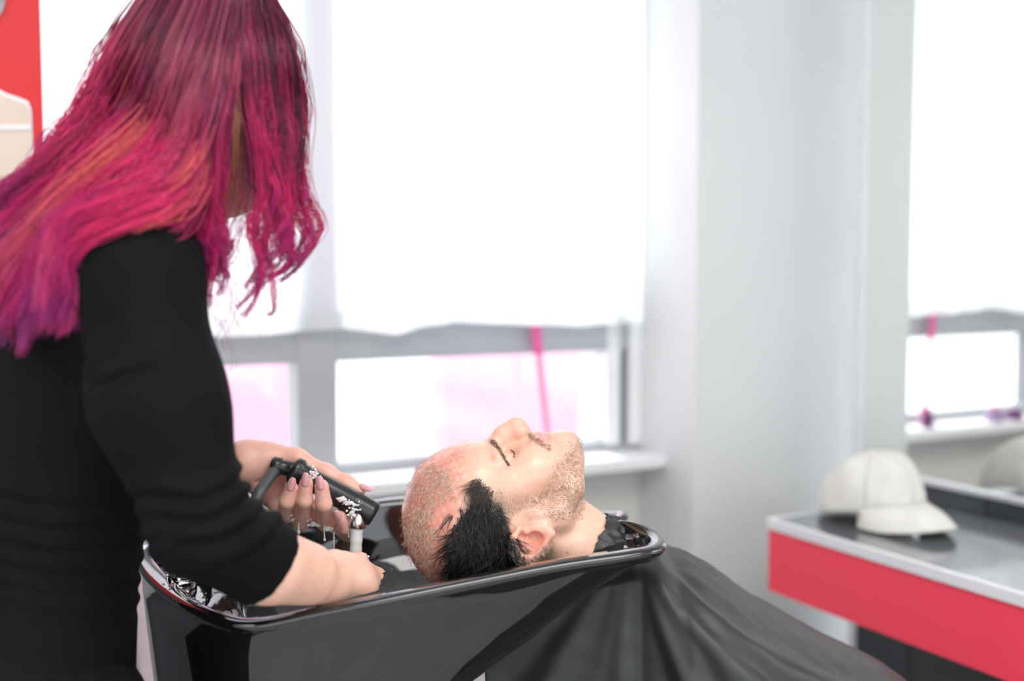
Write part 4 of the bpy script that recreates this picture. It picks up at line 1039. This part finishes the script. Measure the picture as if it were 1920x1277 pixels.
# ------------------------------------------------------------------ woman's hair
def make_hair():
    rng = np.random.default_rng(5)
    def skin_d(px, py, far=False):
        q = 1 - ((px - 408) / 172) ** 2 - ((py - 165) / 190) ** 2; o = math.sqrt(max(q, 0)) * .100
        return 1.275 + o if far else 1.275 - o
    def build(guides, sheet_d, count, clumps, K=30, rad=(.00075, .00020), jit=.010, wave=.004, wf=3.0, cm=None, minlen=.75, seedc=0, clampd=True, thick=.02, tipclump=.85, far=False):
        G = []
        for g in guides:
            pts = []
            for q in g:
                if len(q) == 3: d = q[2]
                else:
                    d = skin_d(q[0], q[1], far)
                pts.append(P(q[0], q[1], d))
            G.append(catmull(pts, K))
        G = np.array(G); ng = len(G)
        def curve(u):
            x = u * (ng - 1); i = min(int(x), ng - 2); w_ = x - i; w_ = w_ * w_ * (3 - 2 * w_) * .4 + w_ * .6; return G[i] * (1 - w_) + G[i + 1] * w_
        cu_ = rng.random(clumps); cph = rng.random((clumps, 6)) * 6.28; coff = rng.normal(size=(clumps, 3)) * thick * .5; coff[:, 1] = rng.uniform(-1, .6, clumps) * thick
        ccol = rng.random(clumps); cln = rng.uniform(minlen, 1.0, clumps); cw = rng.uniform(.5, 1.6, clumps)
        S = count; ci = rng.integers(0, clumps, S); t = np.linspace(0, 1, K)
        base = np.array([curve(u) for u in cu_])
        paths = base[ci]
        ease = (t ** .8)[None, :, None]
        own = rng.normal(size=(S, 1, 3)) * jit * np.array((1, .7, 1))
        env = (0.55 + .6 * np.sin(np.clip(t, 0, 1) * math.pi * .8))[None, :, None] * (1 - tipclump * t ** 1.5)[None, :, None]
        L = t[None, :] * cln[ci][:, None]
        # resample by length
        idx = L * (K - 1); i0 = np.clip(idx.astype(int), 0, K - 2); w_ = (idx - i0)[..., None]
        sI = np.arange(S)[:, None]; paths = paths[sI, i0] * (1 - w_) + paths[sI, i0 + 1] * w_
        paths = paths + own * env + coff[ci][:, None, :] * np.minimum(1, .25 + 1.2 * ease)
        for a in range(3):
            paths[..., a] += wave * cw[ci][:, None] * (t ** 1.3)[None] * np.sin(2 * math.pi * wf * t[None] * (0.8 + .4 * ccol[ci][:, None]) + cph[ci, a][:, None]) * (1, .6, .8)[a]
            paths[..., a] += .0022 * np.sin(2 * math.pi * 5 * t[None] + rng.random((S, 1)) * 6.28) * (t ** 1.2)[None]
        r = rad[0] + (rad[1] - rad[0]) * (t ** 2)[None] * np.ones((S, 1)); r *= rng.uniform(.7, 1.3, (S, 1))
        c = cm(t, ccol[ci], rng.random(S), paths)
        return paths, r, c
    def lerp(a, b, w_): return a * (1 - w_) + b * w_
    dark = np.array((.060, .007, .022)); burg = np.array((.20, .018, .062)); mag = np.array((.62, .010, .130)); hot = np.array((.80, .030, .16)); cop = np.array((.74, .11, .12)); pur = np.array((.34, .030, .26)); mauve = np.array((.36, .075, .135))  # mauve puts the greyish sheen near the roots into the colour
    def cm_back(t, cc, rr, p):
        S = len(cc); T = np.broadcast_to(t[None, :, None], (S, len(t), 1)); cc = cc[:, None, None]; rr = rr[:, None, None]
        top = lerp(burg, mauve, (cc > .62) * .8 + 0 * T); top = lerp(top, dark, ((cc < .30) * .7) + 0 * T)
        mid = np.where(cc < .30, lerp(burg, mag, .5 + 0 * T), np.where(cc < .62, mag + 0 * T, np.where(cc < .82, hot + 0 * T, cop + 0 * T)))
        tip = np.where(cc < .5, pur + 0 * T, lerp(mag, pur, .5 + 0 * T))
        c = lerp(top, mid, np.clip((T - .18) / .28, 0, 1)); c = lerp(c, tip, np.clip((T - .70) / .3, 0, 1) ** 1.0 * .85); return c * (.75 + .5 * rr)
    def cm_front(t, cc, rr, p):
        S = len(cc); T = np.broadcast_to(t[None, :, None], (S, len(t), 1)); cc = cc[:, None, None]; rr = rr[:, None, None]
        top = np.where(cc < .5, dark + 0 * T, np.where(cc < .8, burg + 0 * T, lerp(burg, mauve, .5 + 0 * T)))
        mid = np.where(cc < .55, lerp(dark, burg, .5 + 0 * T), np.where(cc < .75, lerp(burg, mag, .6 + 0 * T), mag + 0 * T))
        c = lerp(top, mid, np.clip((T - .15) / .3, 0, 1)); c = lerp(c, mag + 0 * T, np.clip((T - .55) / .2, 0, 1) * .7); c = lerp(c, lerp(mag, pur, .55 + 0 * T), np.clip((T - .78) / .22, 0, 1)); return c * (.75 + .5 * rr)
    back = [[(300, -40), (240, 70), (194, 170, 1.25), (142, 265, 1.25), (70, 340, 1.25), (-60, 385, 1.26)],
            [(345, -45), (285, 90), (235, 205), (165, 290, 1.22), (60, 375, 1.21), (-60, 470, 1.22)],
            [(385, -45), (330, 110), (285, 235), (205, 325, 1.19), (100, 415, 1.18), (0, 520, 1.17), (-40, 600, 1.17)],
            [(412, -40), (362, 125), (325, 260), (260, 350, 1.16), (150, 430, 1.15), (60, 540, 1.14), (20, 660, 1.14)],
            [(432, -35), (390, 140), (350, 285, 1.175), (305, 370, 1.15), (205, 415, 1.135), (130, 490, 1.13), (75, 620, 1.13)],
            [(445, -30), (408, 150), (368, 300, 1.175), (330, 378, 1.15), (240, 405, 1.125), (150, 450, 1.12), (128, 540, 1.12), (105, 600, 1.12)]]
    side = [[(440, -30), (392, 150), (352, 300, 1.18), (325, 390, 1.18), (345, 450, 1.22), (382, 500, 1.23)],
            [(450, -30), (408, 150), (375, 300, 1.18), (362, 400, 1.20), (375, 455, 1.22), (392, 515, 1.24)],
            [(455, -28), (420, 150), (398, 290, 1.19), (388, 390, 1.20), (402, 455, 1.21), (385, 520, 1.22)],
            [(460, -25), (430, 110), (398, 230, 1.20), (394, 320, 1.21), (398, 410, 1.21), (412, 480, 1.21), (396, 560, 1.21)]]
    bang = [[(462, -28), (462, 70), (480, 170, 1.195), (497, 270, 1.20), (496, 360, 1.21), (486, 430, 1.21), (500, 500, 1.21), (455, 590, 1.21)],
            [(472, -25), (488, 80), (490, 190, 1.20), (498, 290, 1.21), (515, 385, 1.21), (520, 460, 1.21), (488, 530, 1.21), (480, 580, 1.21)],
            [(482, -20), (515, 90), (525, 190, 1.22), (535, 290, 1.22), (535, 370, 1.22), (555, 440, 1.22), (540, 500, 1.22), (480, 530, 1.22)],
            [(490, -15), (540, 90), (556, 190, 1.245), (556, 290, 1.24), (566, 370, 1.24), (585, 430, 1.24), (560, 495, 1.24), (500, 525, 1.24)]]
    farside = [[(x, y) for x, y in ((300, -40), (262, 70), (250, 200), (240, 300))], [(x, y) for x, y in ((400, -45), (380, 100), (370, 200), (330, 330))], [(x, y) for x, y in ((480, -20), (500, 100), (505, 200), (500, 290))], [(x, y) for x, y in ((490, -15), (545, 90), (560, 200), (562, 290))]]
    sheets = []
    sheets.append(build(back, None, 7500, 230, cm=cm_back, jit=.0065, wave=.0055, wf=2.2, thick=.020, tipclump=.45, minlen=.72))
    sheets.append(build(side, None, 2600, 110, cm=cm_front, jit=.0055, wave=.006, wf=2.6, thick=.014, tipclump=.75, minlen=.70))
    sheets.append(build(bang, None, 1150, 42, cm=cm_front, jit=.0065, wave=.009, wf=2.2, thick=.010, tipclump=.96, minlen=.50, rad=(.00062, .00016)))
    sheets.append(build(farside, None, 1200, 60, cm=cm_front, jit=.006, wave=.004, wf=2, thick=.012, tipclump=.3, far=True))
    # loose wisps
    wis = [[(455, 100, 1.2), (460, 300, 1.21), (430, 420, 1.21), (395, 520, 1.21), (425, 600, 1.21), (400, 690, 1.21)], [(470, 100, 1.2), (490, 300, 1.21), (450, 480, 1.21), (440, 580, 1.21), (455, 650, 1.21)], [(540, 60, 1.25), (565, 220, 1.25), (570, 330, 1.25), (590, 440, 1.25), (555, 560, 1.25)]]
    sheets.append(build(wis, None, 90, 30, cm=cm_front, jit=.006, wave=.010, wf=3, thick=.010, tipclump=.6, minlen=.6, rad=(.0003, .00018)))
    Vs, Qs, Cs = [], [], []; o = 0
    for p, r, c in sheets:
        v, q, cc = strands(p, r, c, 3); Vs.append(v); Qs.append(q + o); Cs.append(cc); o += len(v)
    ob = put('hair', np.concatenate(Vs), np.concatenate(Qs), M['hair'], woman, np.concatenate(Cs)); ob['label'] = 'long wavy magenta hair with dark plum roots and purple tips'
    # dense inner mass under the strands
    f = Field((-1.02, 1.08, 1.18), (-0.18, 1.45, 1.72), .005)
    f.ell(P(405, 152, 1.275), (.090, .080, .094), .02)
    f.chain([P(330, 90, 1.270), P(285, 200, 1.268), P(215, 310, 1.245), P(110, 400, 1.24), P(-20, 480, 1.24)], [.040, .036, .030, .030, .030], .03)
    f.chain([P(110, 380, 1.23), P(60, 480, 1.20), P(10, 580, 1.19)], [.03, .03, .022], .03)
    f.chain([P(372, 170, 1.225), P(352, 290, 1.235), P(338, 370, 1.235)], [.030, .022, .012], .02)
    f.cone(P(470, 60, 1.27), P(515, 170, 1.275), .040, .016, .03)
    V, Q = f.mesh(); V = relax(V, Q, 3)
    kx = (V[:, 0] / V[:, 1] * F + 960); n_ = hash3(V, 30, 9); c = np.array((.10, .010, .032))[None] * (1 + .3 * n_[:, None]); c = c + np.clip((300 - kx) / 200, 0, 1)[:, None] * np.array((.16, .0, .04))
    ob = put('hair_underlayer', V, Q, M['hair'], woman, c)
make_hair()

# ================================================================== sprayer, hose, water, foam
def make_sprayer():
    a = P(550, 881, 1.498); b = P(703, 966, 1.492); ax = b - a; L = np.linalg.norm(ax); ax /= L
    t = thing('hand_shower', 'black handheld salon sprayer held in her far hand', 'sprayer', (a + b) / 2)
    mesh_obj('handle', *lathe([(-.002, 0), (-.002, .0155), (0, .0185), (.004, .0195), (.009, .0190), (.013, .0150), (.03, .0148), (L - .032, .0172), (L - .030, .0178), (L - .028, .0172), (L - .005, .0170), (L - .001, .0160), (L, .0130), (L - .001, .0)], a, ax, 40), M['plastic'], t)
    mesh_obj('connector', *lathe([(-.030, 0), (-.030, .0110), (-.028, .0125), (-.018, .0125), (-.017, .0100), (-.004, .0105), (.002, .0115), (.002, 0)], a, ax * (1, 1, 1) + np.array((.18, -.05, .28)), 28), M['plastic'], t)
    nz = P(671, 966, 1.487); nd = np.array((-.10, -.04, -1.0)); nd /= np.linalg.norm(nd)
    mesh_obj('nozzle', *lathe([(-.006, 0), (-.006, .0108), (.004, .0118), (.005, .0124), (.0150, .0124), (.0165, .0118), (.0165, .0098), (.010, .0092), (.010, 0)], nz, nd, 36), M['nickel'], t)
    bt = P(667, 955, 1.476)
    mesh_obj('button', *lathe([(-.004, 0), (-.004, .0062), (.0005, .0062), (.0018, .0050), (.0010, .0040), (.0016, .0), ], bt, np.array((-.1, -.95, .3)), 24), M['plastic'], t)
    # hose
    ad = ax + np.array((.18, -.05, .28)); ad /= np.linalg.norm(ad); h0 = a - ad * .022
    pts = catmull([h0, P(500, 903, 1.475), P(482, 932, 1.455), P(462, 985, 1.45), P(432, 1045, 1.46), P(385, 1085, 1.50), P(352, 1092, 1.515)], 60)
    ho = mesh_obj('shower_hose', *tube(pts, .0078, 16), M['hose']); tag(ho, 'grey rubber hose running from the black sprayer to the tap', 'hose')
    # water stream
    w0 = nz + nd * .014; sp = []; rr = []
    for k in range(26):
        q = k / 25; sp.append(w0 + nd * .003 + np.array((-.0035 * q, -.005 * q, -.088 * q))); rr.append(.0088 * (1 - .25 * q) + .0004 * math.sin(k * 1.7))
    fl = catmull([P(664, 1043, 1.425), P(680, 1052, 1.40), P(692, 1066, 1.375), P(698, 1084, 1.355), P(703, 1106, 1.345)], 22)
    wf_ = mesh_obj('water_film', *tube(fl, [.0012 + .0016 * abs(math.sin(k * .9)) for k in range(22)], 10), M['stream']); tag(wf_, 'thin foamy rivulet of water running over her near hand', 'water')
    wv = mesh_obj('water_stream', *tube(sp, rr, 20), M['stream']); tag(wv, 'whitish water stream falling from the sprayer nozzle onto her hand', 'water')
M['stream'] = mat('aerated_water', (0.88, 0.88, 0.84), 0.12, sss=0.4, trans=0.12, ior=1.2, noise=0.05, nscale=120, bump=0.3, bscale=300)
make_sprayer()
def blob(c, r, sy=1.0):
    V = []; Fc = []; n, m = 10, 7
    for j in range(m + 1):
        e = math.pi * j / m
        for i in range(n):
            a = 2 * math.pi * i / n; V.append(np.asarray(c) + r * np.array((math.sin(e) * math.cos(a), math.sin(e) * math.sin(a), sy * math.cos(e))))
    for j in range(m):
        for i in range(n): Fc.append((j * n + i, (j + 1) * n + i, (j + 1) * n + (i + 1) % n, j * n + (i + 1) % n))
    return V, Fc
def make_drips():
    R = random.Random(11)
    def drip(px, py0, py1, d, r0, r1, lab):
        a = P(px, py0, d); b = P(px + R.uniform(-2, 2), py1, d); n = 14; pts = [a + (b - a) * k / (n - 1) for k in range(n)]; rs = [r0 + (r1 - r0) * (k / (n - 1)) + .0003 * math.sin(k * 2) for k in range(n)]
        vf = merge(tube(pts, rs, 10), blob(b, r1 * 1.8, 1.4)); o = mesh_obj('drip', *vf, M['foam']); tag(o, lab, 'drip', 'soapy drips below her hand')
    drip(560, 976, 998, 1.495, .0005, .0013, 'short soapy drip with fat drop, leftmost under her curled fingers')
    drip(626, 998, 1032, 1.495, .0013, .0007, 'long straight soapy drip just left of the water stream')
    drip(607, 984, 1012, 1.495, .0005, .0010, 'broken soapy drip between the other two drips')
    drip(654, 985, 1006, 1.485, .0009, .0006, 'thin drip beside the metal nozzle')
    # foam on fingers and sprayer
    parts = []
    spots = [(560, 975, 1.497, 14, 5), (592, 984, 1.500, 16, 4), (618, 992, 1.50, 12, 4), (540, 966, 1.495, 10, 5), (655, 944, 1.474, 18, 6), (640, 936, 1.474, 8, 4), (588, 890, 1.480, 9, 16), (662, 962, 1.474, 12, 9), (668, 1042, 1.41, 14, 4), (700, 1078, 1.385, 5, 18)]
    for (x, y, d, sx, sy) in spots:
        c = P(x, y, d); ex = max(sx, sy) / 1400 * 1.6 + .003; fo = Field(c - ex, c + ex, .00055)
        for k in range(34): fo.ell(P(x + R.gauss(0, sx * .5), y + R.gauss(0, sy * .5), d + R.uniform(-.001, .0015)), np.full(3, R.uniform(.0006, .0018)), .0016)
        v_, q_ = fo.mesh()
        if len(q_): parts.append((v_, q_))
    V, Q_ = join_vq(parts); V = relax(V, Q_, 1).tolist(); Fc = Q_.tolist()
    o = mesh_obj('soap_foam', V, Fc, M['foam']); tag(o, 'white soap foam on her fingers and the black sprayer', 'foam', kind='stuff')
    # droplets on the basin floor and wall : cast onto the bowl
    dg = bpy.context.evaluated_depsgraph_get(); V = []; Fc = []; cnt = 0
    bowl = [c for c in bpy.data.objects if c.name == 'bowl'][0]; bowl.data.update()
    from mathutils.bvhtree import BVHTree
    bv = BVHTree.FromPolygons([v.co for v in bowl.data.vertices], [tuple(p.vertices) for p in bowl.data.polygons])
    bl_ = bowl.matrix_parent_inverse.copy(); pl = Matrix.Translation(bowl.parent.location) @ bl_; inv = pl.inverted()
    for k in range(900):
        x = R.uniform(-.40, -.02) if k < 760 else R.uniform(-.47, -.36); y = R.uniform(1.33, 1.72)
        q = bv.ray_cast(inv @ Vector((x, y, 1.2)), Vector((0, 0, -1)), 1)
        if q[0] is None: continue
        p = pl @ q[0]; n_ = np.array(q[1]); 
        if n_[2] < 0: n_ = -n_
        r = R.choice([.0007, .001, .0014, .0020])
        v_, f_ = blob(np.array(p) + n_ * r * .1, r, .7); o = len(V); V += v_; Fc += [tuple(i + o for i in q2) for q2 in f_]
    o = mesh_obj('water_droplets', V, Fc, M['water']); tag(o, 'water droplets scattered over the inside of the black basin', 'water', kind='stuff')
make_drips()
